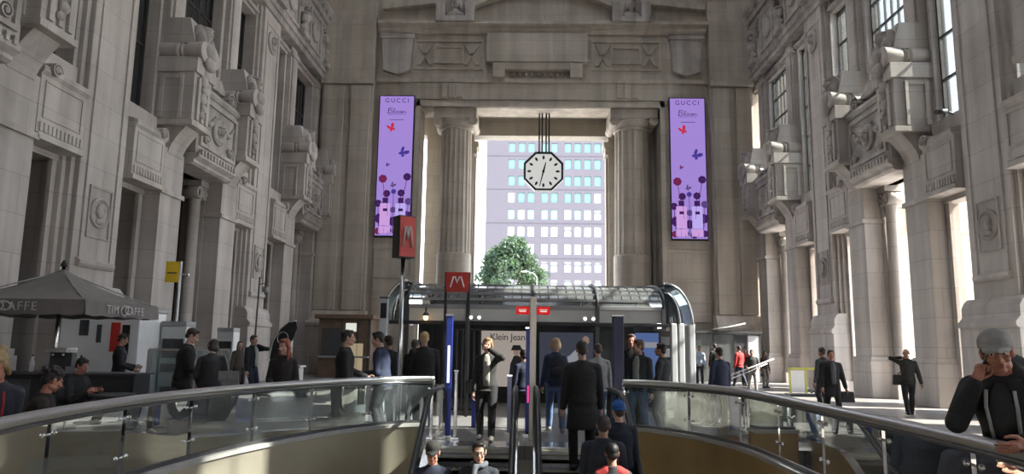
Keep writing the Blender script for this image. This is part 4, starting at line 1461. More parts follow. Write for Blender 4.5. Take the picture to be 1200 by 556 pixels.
parasol(-8.85, 13.65, 1.25, 2.03, 2.95, 'large square grey cafe parasol lettered on its valance, beside the left wall')
# booth under it
t = thing('cafe_booth', 'white cafe booth with red and black menu boards under the grey parasol', 'booth', (-9.55, 16.3, 0))
MB().box(-.95, .85, 0, 1.2, 0, 2.25).build('body', M['white'], t, bevel=.02)
MB().box(-1.0, .9, -.05, 1.25, 2.25, 2.35).build('roof', M['grey'], t, bevel=.02)
MB().box(.22, .42, -.03, 0, 1.35, 2.0).build('red_menu', M['red'], t)
MB().box(.48, .64, -.03, 0, 1.3, 1.95).build('black_menu', M['black'], t)
MB().box(-.5, -.3, -.03, 0, 1.7, 2.05).build('price_board', M['dgrey'], t)
MB().box(-.1, 0, -.03, 0, 1.55, 1.95).build('price_board', M['dgrey'], t)
MB().box(-.9, .8, -.02, 0, .1, .9).build('front_panel', M['grey'], t)
# dark service counter
M['counter'] = mat('dark counter laminate', (.03, .03, .032), .35, 0, .2, 4)
t = thing('cafe_counter', 'long dark cafe counter in front of the white booth', 'counter', (-8.1, 12.62, 0))
MB().box(-1.6, 1.35, 0, .55, 0, 1.0).build('body', M['counter'], t, bevel=.01)
MB().box(-1.65, 1.4, -.05, .6, 1.0, 1.04).build('worktop', M['dgrey'], t, bevel=.008)
for i in range(5):
    MB().box(-1.55 + i * .58, -1.03 + i * .58, -.02, 0, .12, .92).build('front_panel', M['dgrey'] if i % 2 else M['counter'], t)
t = thing('coffee_machine', 'dark coffee machine standing on the cafe counter', 'coffee machine', (-8.25, 12.9, 1.04))
MB().box(-.2, .2, -.16, .16, 0, .1).build('base', M['black'], t); MB().box(-.2, .2, 0, .16, .1, .34).build('body', M['dgrey'], t, bevel=.01)
MB().box(-.2, .2, -.16, .16, .34, .42).build('top', M['steel'], t, bevel=.01)
for e in (-.09, .09):
    mb = MB(); mb.cyl((e, -.08, .34), (e, -.08, .26), .035, n=10); mb.build('group_head', M['steel'], t)
for x, lab, m in ((-8.72, 'pale bottle on the cafe counter left of the coffee machine', 'white'), (-7.85, 'small steel bottle on the cafe counter right of the coffee machine', 'steel')):
    t = thing('bottle', lab, 'bottle', (x, 12.85, 1.04))
    mb = MB(); mb.lathe([(.04, 0), (.042, .16), (.02, .21), (.016, .27)], n=12); mb.build('body', M[m], t)
    mb = MB(); mb.lathe([(.018, .27), (.018, .295)], n=10); mb.build('cap', M['black'], t)
# glass wind screens
def windscreen(x, y, w, rz, label):
    t = thing('glass_windscreen', label, 'screen', (x, y, 0), rz)
    for e in (-w / 2, w / 2):
        MB().box(e - .025, e + .025, -.025, .025, 0, 1.45).build('post', M['steel'], t)
    MB().box(-w / 2, w / 2, -.02, .02, 1.43, 1.47).build('top_rail', M['steel'], t); MB().box(-w / 2, w / 2, -.02, .02, .08, .12).build('bottom_rail', M['steel'], t)
    MB().box(-w / 2 + .025, w / 2 - .025, -.005, .005, .12, 1.43).build('pane', M['roofglass'], t)
windscreen(-6.55, 13.4, .75, 0, 'glass windscreen with steel frame at the right end of the cafe counter')
windscreen(-6.1, 14.2, 1.1, R(80), 'glass windscreen seen edge on behind the couple with bags')
# cafe tables and chairs
def cafe_table(x, y, label):
    t = thing('cafe_table', label, 'table', (x, y, 0))
    mb = MB(); mb.lathe([(.34, .71), (.35, .72), (.35, .74), (.34, .75)], n=24); mb.build('tabletop', M['dgrey'], t)
    mb = MB(); mb.cyl((0, 0, .03), (0, 0, .71), .03, n=10); mb.build('column', M['black'], t)
    mb = MB(); mb.lathe([(.24, 0), (.24, .02), (.05, .05)], n=20); mb.build('base', M['black'], t)
cafe_table(-4.55, 8.2, 'small round cafe table near the seated woman by the left handrail')
cafe_table(-6.7, 11.9, 'small round cafe table beside the seated person in front of the counter')
def cafe_chair(x, y, rz, label):
    t = thing('cafe_chair', label, 'chair', (x, y, 0), rz)
    MB().box(-.2, .2, -.2, .2, .43, .46).build('seat', M['dgrey'], t, bevel=.01)
    mb = MB()
    mb.grid(lambda u, v: (-.2 + .4 * u, -.2 - .05 * v - .03 * math.sin(math.pi * u), .58 + .28 * v), 6, 4)
    o = mb.build('backrest', M['dgrey'], t, solid=.018)
    for ex in (-1, 1):
        for ey in (-1, 1):
            mb = MB(); mb.tube([(ex * .18, ey * .18, .43), (ex * .2, ey * .21, 0)], .012, 6); mb.build('leg', M['black'], t)
        mb = MB(); mb.tube([(ex * .19, -.19, .43), (ex * .19, -.25, .86)], .012, 6); mb.build('back_post', M['black'], t)
cafe_chair(-5.05, 7.7, R(-55), 'dark cafe chair under the seated woman nearest the left handrail')
cafe_chair(-7.25, 11.85, R(-90), 'dark cafe chair under the seated person in front of the counter')

# ------------------------------------------------------------------ things along the left wall
t = thing('yellow_sign', 'yellow sign on a white pole in front of a left doorway', 'sign', (-9.85, 20.4, 0))
mb = MB(); mb.cyl((0, 0, 0), (0, 0, 3.85), .035, n=10); mb.build('pole', M['white'], t)
MB().box(-.42, -.03, -.03, .03, 3.25, 3.85).build('panel', M['yellow'], t, bevel=.005)
MB().box(-.36, -.09, -.036, -.03, 3.5, 3.54).build('legend', M['dgrey'], t)
MB().box(.03, .25, -.02, .02, 3.45, 3.5).build('bracket', M['steel'], t)
mb = MB(); mb.cyl((0, 0, 0), (0, 0, .04), .2, n=16); mb.build('base', M['dgrey'], t)
def machine(x, y, h, w, label, m):
    t = thing('ticket_machine', label, 'machine', (x, y, 0))
    MB().box(-w / 2, w / 2, 0, .5, 0, h).build('body', m, t, bevel=.02)
    MB().box(-w / 2 + .05, w / 2 - .05, -.015, 0, h * .62, h * .85).build('screen', M['darkglass'], t)
    MB().box(-w / 2 + .05, w / 2 - .05, -.03, 0, h * .45, h * .55).build('keypad', M['dgrey'], t)
    MB().box(-w / 2 + .08, w / 2 - .08, -.012, 0, h * .2, h * .28).build('ticket_slot', M['black'], t)
    MB().box(-w / 2, w / 2, -.02, .5, h, h + .12).build('header', M['grey'], t, bevel=.01)
M['machine'] = mat('pale machine enamel', (.52, .54, .54), .4, 0, .05, 3)
machine(-8.35, 17.2, 1.95, .6, 'white ticket machine beneath the yellow sign', M['machine'])
machine(-9.1, 22.0, 1.9, .5, 'pale ticket machine standing behind the couple with bags', M['machine'])
machine(-8.55, 25.5, 1.8, .5, 'grey ticket machine near the pole with the globe lamp', M['grey'])
t = thing('lamp_pole', 'thin dark pole with a globe lamp by the left wall', 'lamp', (-8.95, 24.0, 0))
mb = MB(); mb.cyl((0, 0, 0), (.05, 0, 3.75), .03, n=8); mb.build('pole', M['dgrey'], t)
mb = MB(); mb.tube([(.05, 0, 3.5), (.2, 0, 3.55), (.27, 0, 3.45)], .015, 6); mb.build('arm', M['dgrey'], t)
mb = MB(); mb.ell((.27, 0, 3.34), (.12, .12, .12)); mb.build('lamp_globe', M['grey'], t)
mb = MB(); mb.cyl((0, 0, 0), (0, 0, .04), .14, n=14); mb.build('base', M['dgrey'], t)
t = thing('feather_flag', 'dark leaf shaped advertising flag with a pale ring by the left wall', 'flag', (-6.95, 20.0, 0))
mb = MB()
P = [(0, .85), (-.05, 1.2), (.02, 1.6), (.2, 1.95), (.42, 2.15), (.62, 2.18), (.66, 2.0), (.56, 1.7), (.36, 1.35), (.1, .95)]
mb.prism(P, -.006, .006, 'acb'); fl = mb.build('flag', M['black'], t)
mb = MB(); mb.tube([(.28 + .15 * math.cos(q * .45), -.012, 1.72 + .17 * math.sin(q * .45)) for q in range(14)], .012, 5, closed=True); mb.build('ring_print', M['logo'], fl)
mb = MB(); mb.tube([(0, 0, 0), (0, 0, .85), (-.06, 0, 1.2), (.01, 0, 1.62), (.2, 0, 1.97), (.44, 0, 2.18), (.64, 0, 2.2)], .014, 6); mb.build('pole', M['steel'], t)
MB().box(-.2, .2, -.2, .2, 0, .04).build('base', M['dgrey'], t)
t = thing('promotion_counter', 'small white promotion counter beside the dark leaf shaped flag', 'counter', (-6.35, 19.6, 0))
MB().box(-.35, .35, -.2, .25, 0, .95).build('body', M['machine'], t, bevel=.03); MB().box(-.4, .4, -.25, .3, .95, 1.0).build('top', M['white'], t, bevel=.01)
MB().box(-.3, .3, -.206, -.2, .3, .75).build('panel', M['blue'], t)
# brown kiosk against the end wall
M['brown'] = mat('brown kiosk wood', (.16, .105, .07), .55, 0, .2, 3)
t = thing('brown_kiosk', 'brown kiosk with a lit screen against the left corner of the end wall', 'kiosk', (-8.6, 34.6, 0))
MB().box(-1.25, 1.25, 0, 1.6, 0, 2.75).build('body', M['brown'], t, bevel=.02)
MB().box(-1.4, 1.4, -.3, 1.7, 2.75, 2.95).build('roof', M['brown'], t, bevel=.02)
MB().box(.05, .55, -.04, 0, 2.15, 2.55).build('lit_screen', emis('kiosk screen', (.6, .62, .55), 1.2), t)
MB().box(-1.1, -.15, -.02, 0, 1.0, 2.3).build('shutter', M['dgrey'], t)
MB().box(.0, .9, -.03, 0, .2, 1.6).build('lit_window', emis('kiosk lit window', (.5, .4, .26), .7), t)
MB().box(-1.2, 1.2, -.25, 0, .92, 1.0).build('shelf', M['grey'], t)
for x in (-.15, .62, 1.15): MB().box(x - .04, x + .04, -.03, 0, 0, 2.75).build('frame_post', M['dgrey'], t)

# ------------------------------------------------------------------ right side
t = thing('glass_booth', 'grey glass fronted booth with a white poster in the right corner of the end wall', 'booth', (9.5, 35.3, 0))
MB().box(-1.5, 1.7, 1.2, 1.4, 0, 2.3).build('back_wall', M['grey'], t)
MB().box(-1.6, 1.8, -.1, 1.4, 2.3, 2.42).build('roof', M['dgrey'], t, bevel=.01)
for x in (-1.5, -.5, .5, 1.1, 1.7):
    MB().box(x - .04, x + .04, -.04, .04, 0, 2.3).build('frame_post', M['dgrey'], t)
for a, b in ((-1.46, -.54), (-.46, .46)): MB().box(a, b, -.01, .01, .05, 2.25).build('pane', M['roofglass'], t)
MB().box(.54, 1.06, -.02, .02, .05, 2.25).build('door', M['dgrey'], t)
MB().box(1.14, 1.66, -.03, .03, .05, 2.2).build('white_poster', M['white'], t)
MB().box(-1.2, -.8, 1.18, 1.2, .6, 2.0).build('poster', M['white'], t)
mb = MB(); mb.tube([(-.6, -.12, 2.5), (.2, -.14, 2.62), (1.0, -.12, 2.8)], .03, 6); mb.build('light_tube', M['white'], t)
M['lime'] = mat('lime yellow frame', (.55, .55, .12), .5, 0, .06, 4)
t = thing('display_stand', 'low display stand with a lime top bar and white panel by the right arcade', 'stand', (9.85, 26.0, 0))
MB().box(-.62, .3, -.03, .03, .9, .98).build('top_bar', M['lime'], t)
MB().box(-.6, -.1, -.02, .02, .12, .88).build('panel', M['white'], t)
for x in (-.6, -.05, .28): MB().box(x - .03, x + .03, -.03, .03, .06, .95).build('post', M['lime'] if x < 0 else M['dgrey'], t)
MB().box(-.7, .75, -.3, .3, 0, .08).build('base', M['dgrey'], t, bevel=.01)
mb = MB(); mb.tube([(.1, 0, .12), (.4, .05, .2), (.7, 0, .1)], .02, 6); mb.build('cable', M['black'], t)
# security camera on the right console
t = thing('security_camera', 'small dark security camera on a bracket on the nearest right console', 'camera', (11.95, 20.3, 8.45))
mb = MB(); mb.cyl((.27, 0, -.1), (.05, 0, 0), .03, n=8); mb.build('bracket', M['dgrey'], t)
mb = MB(); mb.tube([(.05, 0, 0), (-.3, -.12, -.08)], .07, 10); mb.build('housing', M['dgrey'], t)
# ------------------------------------------------------------------ people
SKIN = {}
def skin(tone):
    if tone not in SKIN:
        SKIN[tone] = [mat('skin ' + tone, {'light': (.50, .30, .22), 'tan': (.34, .19, .13), 'red': (.44, .19, .13), 'dark': (.13, .075, .05)}[tone], .5, 0, .08, 12),
                      mat('lips ' + tone, {'light': (.38, .14, .11), 'tan': (.24, .10, .08), 'red': (.32, .09, .07), 'dark': (.10, .045, .04)}[tone], .4, 0, .05, 12),
                      M['eyewhite'], M['eyedark']]
    return SKIN[tone]
M['eyewhite'] = mat('eye white', (.6, .58, .55), .3, 0, .02, 8)
M['eyedark'] = mat('eye iris', (.02, .015, .012), .2, 0, .02, 8)
CLOTH = {}
def cloth(col, rough=.85):
    k = (tuple(col), rough)
    if k not in CLOTH: CLOTH[k] = mat('cloth %.2f %.2f %.2f' % tuple(col), col, rough, 0, .18, 14, .25)
    return CLOTH[k]
BLACK, NAVY, DENIM, CHAR, BROWN, GREY, OLIVE = (.014, .014, .016), (.02, .028, .055), (.05, .09, .2), (.03, .03, .034), (.07, .045, .03), (.2, .2, .2), (.07, .065, .05)

def remeshed(mb, voxel, smooth=2):
    """one continuous skin over all the overlapping shapes in mb"""
    bmesh.ops.recalc_face_normals(mb.bm, faces=mb.bm.faces)
    me = bpy.data.meshes.new('shape'); mb.bm.to_mesh(me); mb.bm.free()
    o = bpy.data.objects.new('shape', me); COL.objects.link(o)
    r = o.modifiers.new('r', 'REMESH'); r.mode = 'VOXEL'; r.voxel_size = voxel; r.use_smooth_shade = True
    if smooth:
        s = o.modifiers.new('s', 'SMOOTH'); s.iterations = smooth; s.factor = .5
    dg = bpy.context.evaluated_depsgraph_get()
    out = bpy.data.meshes.new_from_object(o.evaluated_get(dg))
    bpy.data.objects.remove(o); bpy.data.meshes.remove(me)
    return out

def limb(mb, pts, rad, n=12, flat=1.0):
    mb.tube(pts, rad, n, flat=flat)
    mb.ell(pts[0], (rad[0],) * 3, 12, 8); mb.ell(pts[-1], (rad[-1],) * 3, 12, 8)
    for p, r in zip(pts[1:-1], rad[1:-1]): mb.ell(p, (r,) * 3, 12, 8)

# ---- the head, once: centre between the ears, face towards +Y, about 0.235 tall
def head_mesh():
    mb = MB()
    mb.ell((0, -.012, .035), (.074, .094, .088), 24, 16)           # skull
    mb.ell((0, .028, -.03), (.058, .066, .082), 20, 14)            # face
    mb.ell((0, .052, -.092), (.032, .036, .028), 14, 10)           # chin
    mb.ell((-.035, .02, -.07), (.028, .05, .035), 12, 9); mb.ell((.035, .02, -.07), (.028, .05, .035), 12, 9)   # jaw
    mb.ell((0, .078, .022), (.052, .02, .014), 14, 8)              # brow
    mb.tube([(0, .088, .012), (0, .104, -.018), (0, .112, -.034)], [.009, .012, .016], 10); mb.ell((0, .108, -.036), (.017, .015, .012))
    mb.ell((-.014, .1, -.037), (.01, .012, .009)); mb.ell((.014, .1, -.037), (.01, .012, .009))
    for e in (-1, 1):
        mb.ell((e * .04, .068, -.03), (.022, .024, .022), 10, 8)   # cheek
        mb.ell((e * .077, -.008, -.005), (.012, .022, .034), 10, 8)   # ear
        mb.ell((e * .084, -.014, .008), (.008, .018, .02), 10, 8)
    mb.ell((0, .088, -.062), (.026, .014, .009), 12, 8); mb.ell((0, .085, -.074), (.022, .014, .009), 12, 8)
    me = remeshed(mb, .0055, 2)
    bm = bmesh.new(); bm.from_mesh(me); bpy.data.meshes.remove(me)
    for v in bm.verts:       # sink the eye sockets a little
        for e in (-1, 1):
            d = (v.co - Vector((e * .031, .088, .0))).length
            if d < .024: v.co.y -= .011 * (1 - d / .024)
    for f in bm.faces:
        f.smooth = True
        c = f.calc_center_median()
        f.material_index = 1 if (abs(c.x) < .026 and -.082 < c.z < -.056 and c.y > .085) else 0
    sub = MB()
    for e in (-1, 1):
        sub.mi = 2; sub.ell((e * .031, .0765, -.001), (.013, .012, .0062), 12, 8)
        sub.mi = 3; sub.ell((e * .031, .0835, -.001), (.0068, .006, .0062), 10, 6)
    t2 = bpy.data.meshes.new('e'); sub.bm.to_mesh(t2); sub.bm.free(); bm.from_mesh(t2); bpy.data.meshes.remove(t2)
    out = bpy.data.meshes.new('head'); bm.to_mesh(out); bm.free()
    return out
HEAD = head_mesh()

# ---- a hand, once: wrist at the origin, fingers along -Z, palm facing +Y, thumb on +X; about 0.18 long
def hand_mesh(curl):
    mb = MB()
    limb(mb, [(0, 0, .02), (0, 0, -.02), (0, .0, -.075)], [.026, .033, .036], 12, .55)
    mb.ell((0, 0, -.05), (.04, .016, .045), 14, 10)
    for i, (x, L) in enumerate(((.030, .072), (.010, .08), (-.011, .074), (-.030, .058))):
        p = Vector((x, 0, -.085)); d = Vector((x * .8, 0, -1)).normalized(); pts = [p]; a = 0
        for s in (.46, .3, .24):
            a += curl * (1.0 if s > .4 else 1.15)
            q = Vector((d.x, math.sin(a), -math.cos(a))).normalized()
            p = p + q * L * s * 1.05; pts.append(p)
        limb(mb, pts, [.0095, .009, .0082, .007], 8)
    limb(mb, [(.026, .004, -.025), (.05, .012 + .01 * curl, -.05), (.058 - .012 * curl, .02 + .022 * curl, -.078), (.052 - .026 * curl, .03 + .03 * curl, -.098)], [.014, .012, .0105, .008], 8)
    me = remeshed(mb, .0042, 1)
    for p in me.polygons: p.use_smooth = True
    return me
HANDS = {'soft': hand_mesh(.28), 'grip': hand_mesh(.85)}

def ik(a, b, l1, l2, pole):
    a, b = Vector(a), Vector(b)
    d = b - a
    L = d.length
    mx = (l1 + l2) * .998
    if L > mx: b = a + d * (mx / L); d = b - a; L = mx
    k = (l1 * l1 - l2 * l2 + L * L) / (2 * L)
    h = math.sqrt(max(0, l1 * l1 - k * k))
    u = d.normalized(); p = Vector(pole); p = (p - u * p.dot(u))
    p = p.normalized() if p.length > 1e-6 else Vector((0, 1, 0))
    return a + u * k + p * h, b

def basis(z, yhint):
    """3x3 with local -Z along z-direction given, +Y near yhint"""
    zz = -Vector(z).normalized(); y = Vector(yhint); y = (y - zz * y.dot(zz))
    y = y.normalized() if y.length > 1e-6 else zz.orthogonal().normalized()
    x = y.cross(zz).normalized()
    return Matrix((x, y, zz)).transposed()

def person(label, loc, face, height=1.75, tone='light', fem=False, build=1.0,
           hip=None, lean=0.0, tilt=0.0, feet=None, hands=None, elbows=None, knees=None, look=(0, 0), curl=('soft', 'soft'),
           top=NAVY, hem=.84, trousers=CHAR, shoes=BLACK, hair=(.03, .02, .015), hairstyle='short', hat=None, hatcol=GREY,
           shirt=None, hood=None, glasses=False, skirt=None, scarf=None, beard=False, voxel=.014, backpack=None, group=None, stripes=None, yoke=None):
    """face: direction the person looks, degrees, 0 = +Y (away from the camera), 90 = -X, 180 = towards the camera, -90 = +X"""
    t = thing('person', label, 'person', loc, R(face), group)
    S = height / 1.75
    V3 = lambda p: Vector(p)
    hip = V3(hip or (0, 0, .93))
    rot = Matrix.Rotation(-R(lean), 3, 'X') @ Matrix.Rotation(R(tilt), 3, 'Y')      # lean forward (+Y)
    up = lambda p: hip + rot @ (V3(p) - V3((0, 0, .93)))
    sw = (.152 if fem else .175) * build
    hw_ = .095 if fem else .09
    feet = feet or [(-.11, -.02, 0), (.11, .03, 0)]
    sh = [up((-sw, -.01, 1.378)), up((sw, -.01, 1.378))]
    hj = [hip + V3((-hw_, 0, -.02)), hip + V3((hw_, 0, -.02))]
    hands = hands or [(-.25, .06, .80), (.25, .06, .80)]
    elbows = elbows or [(-.3, -1, -.1), (.3, -1, -.1)]
    knees = knees or [(-.1, 1, 0), (.1, 1, 0)]
    hc0 = up((0, .03, 1.632))
    hr0 = rot @ Matrix.Rotation(R(look[0]), 3, 'Z') @ Matrix.Rotation(-R(look[1]) + R(lean) * .7, 3, 'X')
    hands = [hc0 + hr0 @ V3(h[1]) if h[0] == 'H' else h for h in hands]
    EL, WR, KN, AN = [], [], [], []
    for i in (0, 1):
        e, w = ik(sh[i], hands[i], .29, .26, elbows[i]); EL.append(e); WR.append(w)
        k, a = ik(hj[i], V3(feet[i]) + V3((0, 0, .085)), .43, .43, knees[i]); KN.append(k); AN.append(a)
    neck0, neck1 = up((0, -.012, 1.44)), up((0, .006, 1.545))
    hc = up((0, .03, 1.632))
    hr = rot @ Matrix.Rotation(R(look[0]), 3, 'Z') @ Matrix.Rotation(-R(look[1]) + R(lean) * .7, 3, 'X')
    ringsT = [(.86, .125 * 1.15, .10), (.93, .165 if not fem else .175, .118), (1.02, .15 if not fem else .145, .105), (1.12, .145 if not fem else .128, .10),
              (1.25, .165 if not fem else .145, .118), (1.34, .165 if not fem else .146, .112), (1.40, .135, .088), (1.445, .09, .068), (1.48, .06, .056)]
    def torso(mb, inf=0.0, z0=.80, z1=1.5, flare=0.0):
        rows = []
        for z, rx_, ry_ in ringsT:
            if z > z1: break
            if z < z0 - .05: continue
            c = up((0, -.005, z)); k = build
            rows.append((c, rx_ * k + inf, ry_ * k + inf, rot))
        if z0 < .86:
            n = 4
            low = []
            for i in range(n):
                z = z0 + (.86 - z0) * i / n
                f = 1 - i / n
                c = up((0, -.005, z))
                low.append((c, .155 * build + inf + flare * f, .115 * build + inf + flare * f, rot))
            rows = low + rows[0:]
        rg = [mb.ring(c, m @ V3((1, 0, 0)), m @ V3((0, 1, 0)), a, b, 20) for c, a, b, m in rows]
        for A, B in zip(rg, rg[1:]): mb.bridge(A, B)
        mb.f(rg[0][::-1]); mb.f(rg[-1])
    def arms(mb, inf=0.0, upto=1.0):
        for i in (0, 1):
            w = EL[i].lerp(WR[i], upto)
            limb(mb, [sh[i], EL[i], w], [.055 * build + inf, .045 * build + inf, .034 + inf * .9], 12)
            mb.tube([up((0, -.012, 1.415)), sh[i] + rot @ V3((0, 0, .004))], [.062 + inf * .8, .052 * build + inf * .9], 12)
    def legs(mb, inf=0.0, low=1.0):
        for i in (0, 1):
            a = KN[i].lerp(AN[i], low)
            c = KN[i].lerp(AN[i], .3) - (rot @ V3((0, .012, 0)))
            limb(mb, [hj[i], hj[i].lerp(KN[i], .5), KN[i], c, a], [.088 * build + inf, .075 * build + inf, .055 + inf, .056 + inf, .040 + inf * 1.4], 12)
    # --- body, one continuous surface
    mb = MB()
    torso(mb); arms(mb); legs(mb)
    mb.tube([neck0, neck1, hc - hr @ V3((0, .0, .04))], [.062, .052, .05], 14)
    for i in (0, 1):
        d = V3((feet[i][0] * .35, 1, 0)).normalized() if abs(feet[i][0]) < .3 else V3((0, 1, 0))
        f = AN[i] + V3((0, 0, -.045))
        limb(mb, [AN[i], f + d * .02, f + d * .13], [.038, .04, .03], 10)
    body = remeshed(mb, voxel, 2)
    bm = bmesh.new(); bm.from_mesh(body); bpy.data.meshes.remove(body)
    for f in bm.faces: f.smooth = True; f.material_index = 0
    hm = HEAD.copy(); hm.transform(Matrix.Translation(hc) @ hr.to_4x4()); bm.from_mesh(hm); bpy.data.meshes.remove(hm)
    for i in (0, 1):
        me = HANDS[curl[i]].copy()
        fwd = (WR[i] - EL[i]).normalized()
        inward = V3((1 if i == 0 else -1, .35, .15))
        Bm = basis(fwd, inward)
        if i == 0: Bm = Bm @ Matrix.Diagonal((-1, 1, 1))
        me.transform(Matrix.Translation(WR[i] + fwd * .015) @ Bm.to_4x4())
        if i == 0: me.flip_normals()
        bm.from_mesh(me); bpy.data.meshes.remove(me)
    me = bpy.data.meshes.new('body'); bm.to_mesh(me); bm.free()
    for m in skin(tone): me.materials.append(m)
    parts = []
    def add(name, me_, m, parent=t):
        me_.materials.clear(); me_.materials.append(m)
        for p in me_.polygons: p.use_smooth = True
        o = bpy.data.objects.new(name, me_); link(o, parent); parts.append(o); return o
    bo = bpy.data.objects.new('body', me); link(bo, t); parts.append(bo)
    # --- clothes
    mb = MB(); legs(mb, .016, .97)
    torso(mb, .017, .77, 1.03)
    add('trousers', remeshed(mb, voxel, 2), cloth(trousers))
    for i in (0, 1):
        mb = MB()
        d = V3((feet[i][0] * .35, 1, 0)).normalized() if abs(feet[i][0]) < .3 else V3((0, 1, 0))
        f = AN[i] + V3((0, 0, -.04))
        g = AN[i] + V3((0, 0, -.052))
        limb(mb, [AN[i] + V3((0, 0, .01)), f - d * .025, f + d * .06], [.05, .052, .047], 12)
        mb.ell(g + d * .13, (.046, .075, .036), 14, 8)
        sm = remeshed(mb, .01, 1)
        add('shoe', sm, cloth(shoes, .5))
    mb = MB()
    torso(mb, .024, hem, 1.48, .03); arms(mb, .017, .97)
    mb.tube([up((0, -.015, 1.40)), up((0, -.012, 1.495))], [.10, .07], 16)
    jk = add('jacket', remeshed(mb, voxel * .9, 2), cloth(top))
    front = lambda x, z, o=0: up((x, (.128 if z < 1.3 else .122) * build + .022 + o, z))
    if shirt is not None:          # open front showing what is worn beneath
        mb = MB()
        rows = [(-.02, .02, 1.47, -.055), (-.05, .05, 1.42, -.03), (-.065, .065, 1.33, .008), (-.06, .06, 1.2, .014), (-.06, .06, 1.05, .004), (-.05, .05, .93, .012)]
        rr = [[mb.v(*front(a + (b - a) * q / 4, z, o + .012 - .012 * abs(q - 2) / 2)) for q in range(5)] for a, b, z, o in rows]
        for A, B in zip(rr, rr[1:]):
            for q in range(4): mb.f([A[q], A[q + 1], B[q + 1], B[q]], True)
        o = mb.build('shirt', cloth(shirt), t, solid=.012); parts.append(o)
    if stripes is not None:        # pale zip edges or shoulder bands
        for e in (-1, 1):
            mb = MB()
            mb.tube([front(e * .07, 1.44, -.02), front(e * .078, 1.35, .018), front(e * .07, 1.2, .022), front(e * .065, 1.05, .015)], .011, 6)
            o = mb.build('zip_band', cloth(stripes), t); parts.append(o)
    if yoke is not None:           # coloured shoulder panels
        for i in (0, 1):
            mb = MB(); limb(mb, [up(((-1, 1)[i] * .07, -.014, 1.425)), sh[i].lerp(up((0, -.01, 1.4)), .12), sh[i].lerp(EL[i], .22)], [.078, .079, .078], 12)
            add('shoulder_panel', remeshed(mb, .012, 2), cloth(yoke))
    if hood is not None:
        mb = MB()
        mb.ell(up((0, -.09, 1.47)), (.13, .09, .1), 14, 10); limb(mb, [up((-.09, .0, 1.49)), up((0, -.09, 1.53)), up((.09, .0, 1.49))], [.035, .05, .035], 10)
        add('hood', remeshed(mb, .012, 2), cloth(hood))
    if scarf is not None:
        mb = MB(); mb.tube([up((.085 * math.cos(a * .52), .085 * math.sin(a * .52), 1.485 + .012 * math.sin(a * 1.3))) for a in range(12)], .035, 8, closed=True)
        limb(mb, [up((.04, .1, 1.47)), up((.05, .16, 1.36)), up((.04, .165, 1.22))], [.04, .035, .03], 8)
        add('scarf', remeshed(mb, .012, 2), cloth(scarf))
    if skirt is not None:
        mb = MB(); torso(mb, .03, .5, 1.0, .07); add('skirt', remeshed(mb, voxel, 2), cloth(skirt))
    # --- hair
    HM = Matrix.Translation(hc) @ hr.to_4x4()
    H = lambda p: HM @ V3(p)
    if hairstyle != 'bald':
        mb = MB()
        def he(c, r): mb.ell(H(c), r, 18, 12, hr)
        if hat:
            he((0, -.03, .03), (.08, .092, .06))
        else:
            he((0, -.022, .05), (.082, .097, .087)); he((0, .045, .098), (.058, .04, .03))
        he((-.066, -.005, .045), (.018, .055, .055)); he((.066, -.005, .045), (.018, .055, .055))
        he((0, -.07, -.01), (.066, .042, .062))
        if hairstyle in ('long', 'bob', 'pony', 'bun'):
            for e in (-1, 1):
                limb(mb, [H((e * .07, .02, .05)), H((e * .08, -.01, -.02)), H((e * .078, -.03, -.07))], [.022, .024, .02], 10)
        if hairstyle == 'bob':
            he((0, -.055, -.05), (.082, .06, .07))
        if hairstyle == 'long':
            he((0, -.06, -.05), (.085, .055, .08)); he((0, -.075, -.15), (.085, .042, .1)); he((0, -.085, -.24), (.07, .035, .07))
            for e in (-1, 1): limb(mb, [H((e * .078, -.01, -.04)), H((e * .088, .015, -.13)), H((e * .08, .03, -.22))], [.026, .028, .016], 10)
        if hairstyle == 'pony':
            limb(mb, [H((0, -.11, .05)), H((0, -.145, .02)), H((0, -.14, -.08)), H((0, -.13, -.15))], [.03, .036, .032, .012], 10)
        if hairstyle == 'bun': he((0, -.085, .125), (.05, .05, .045)); he((0.01, -.03, .12), (.06, .06, .035))
        if hairstyle == 'curly':
            rnd = random.Random(len(label))
            for _ in range(40):
                a, b = rnd.uniform(0, 6.28), rnd.uniform(0, 1.3)
                p = V3((math.cos(a) * math.sin(b) * .085, math.sin(a) * math.sin(b) * .1 - .025, .055 + math.cos(b) * .08))
                if p.y > .05 and p.z < .09: continue
                he(p, (.025, .025, .025))
        add('hair', remeshed(mb, .007, 2), cloth(hair, .55))
    if beard:
        mb = MB(); mb.ell(H((0, .05, -.088)), (.045, .046, .036), 14, 10, hr)
        for e in (-1, 1): limb(mb, [H((e * .066, .01, -.02)), H((e * .058, .035, -.07)), H((e * .025, .075, -.09))], [.012, .018, .016], 8)
        add('beard', remeshed(mb, .006, 1), cloth(hair, .7))
    if hat == 'cap':
        mb = MB(); mb.ell(H((0, -.014, .062)), (.092, .112, .082), 20, 12, hr); mb.ell(H((0, -.012, .045)), (.094, .114, .03), 20, 10, hr)
        mb.prism_ = None
        rows = []
        for j in range(5):
            f = j / 4
            w_ = .075 * math.sqrt(max(.05, 1 - (f * .98) ** 2.2))
            rows.append([H((w_ * (q / 4 - 1), 0.05 + .125 * f - .02 * abs(q / 4 - 1) ** 2, .042 - .022 * f - .015 * abs(q / 4 - 1) ** 2)) for q in range(9)])
        top_ = [[mb.v(*(p + hr @ V3((0, 0, .009)))) for p in r_] for r_ in rows]; bot = [[mb.v(*(p - hr @ V3((0, 0, .009)))) for p in r_] for r_ in rows]
        for G in (top_, bot):
            for A, B in zip(G, G[1:]):
                for q in range(8): mb.f([A[q], A[q + 1], B[q + 1], B[q]], True)
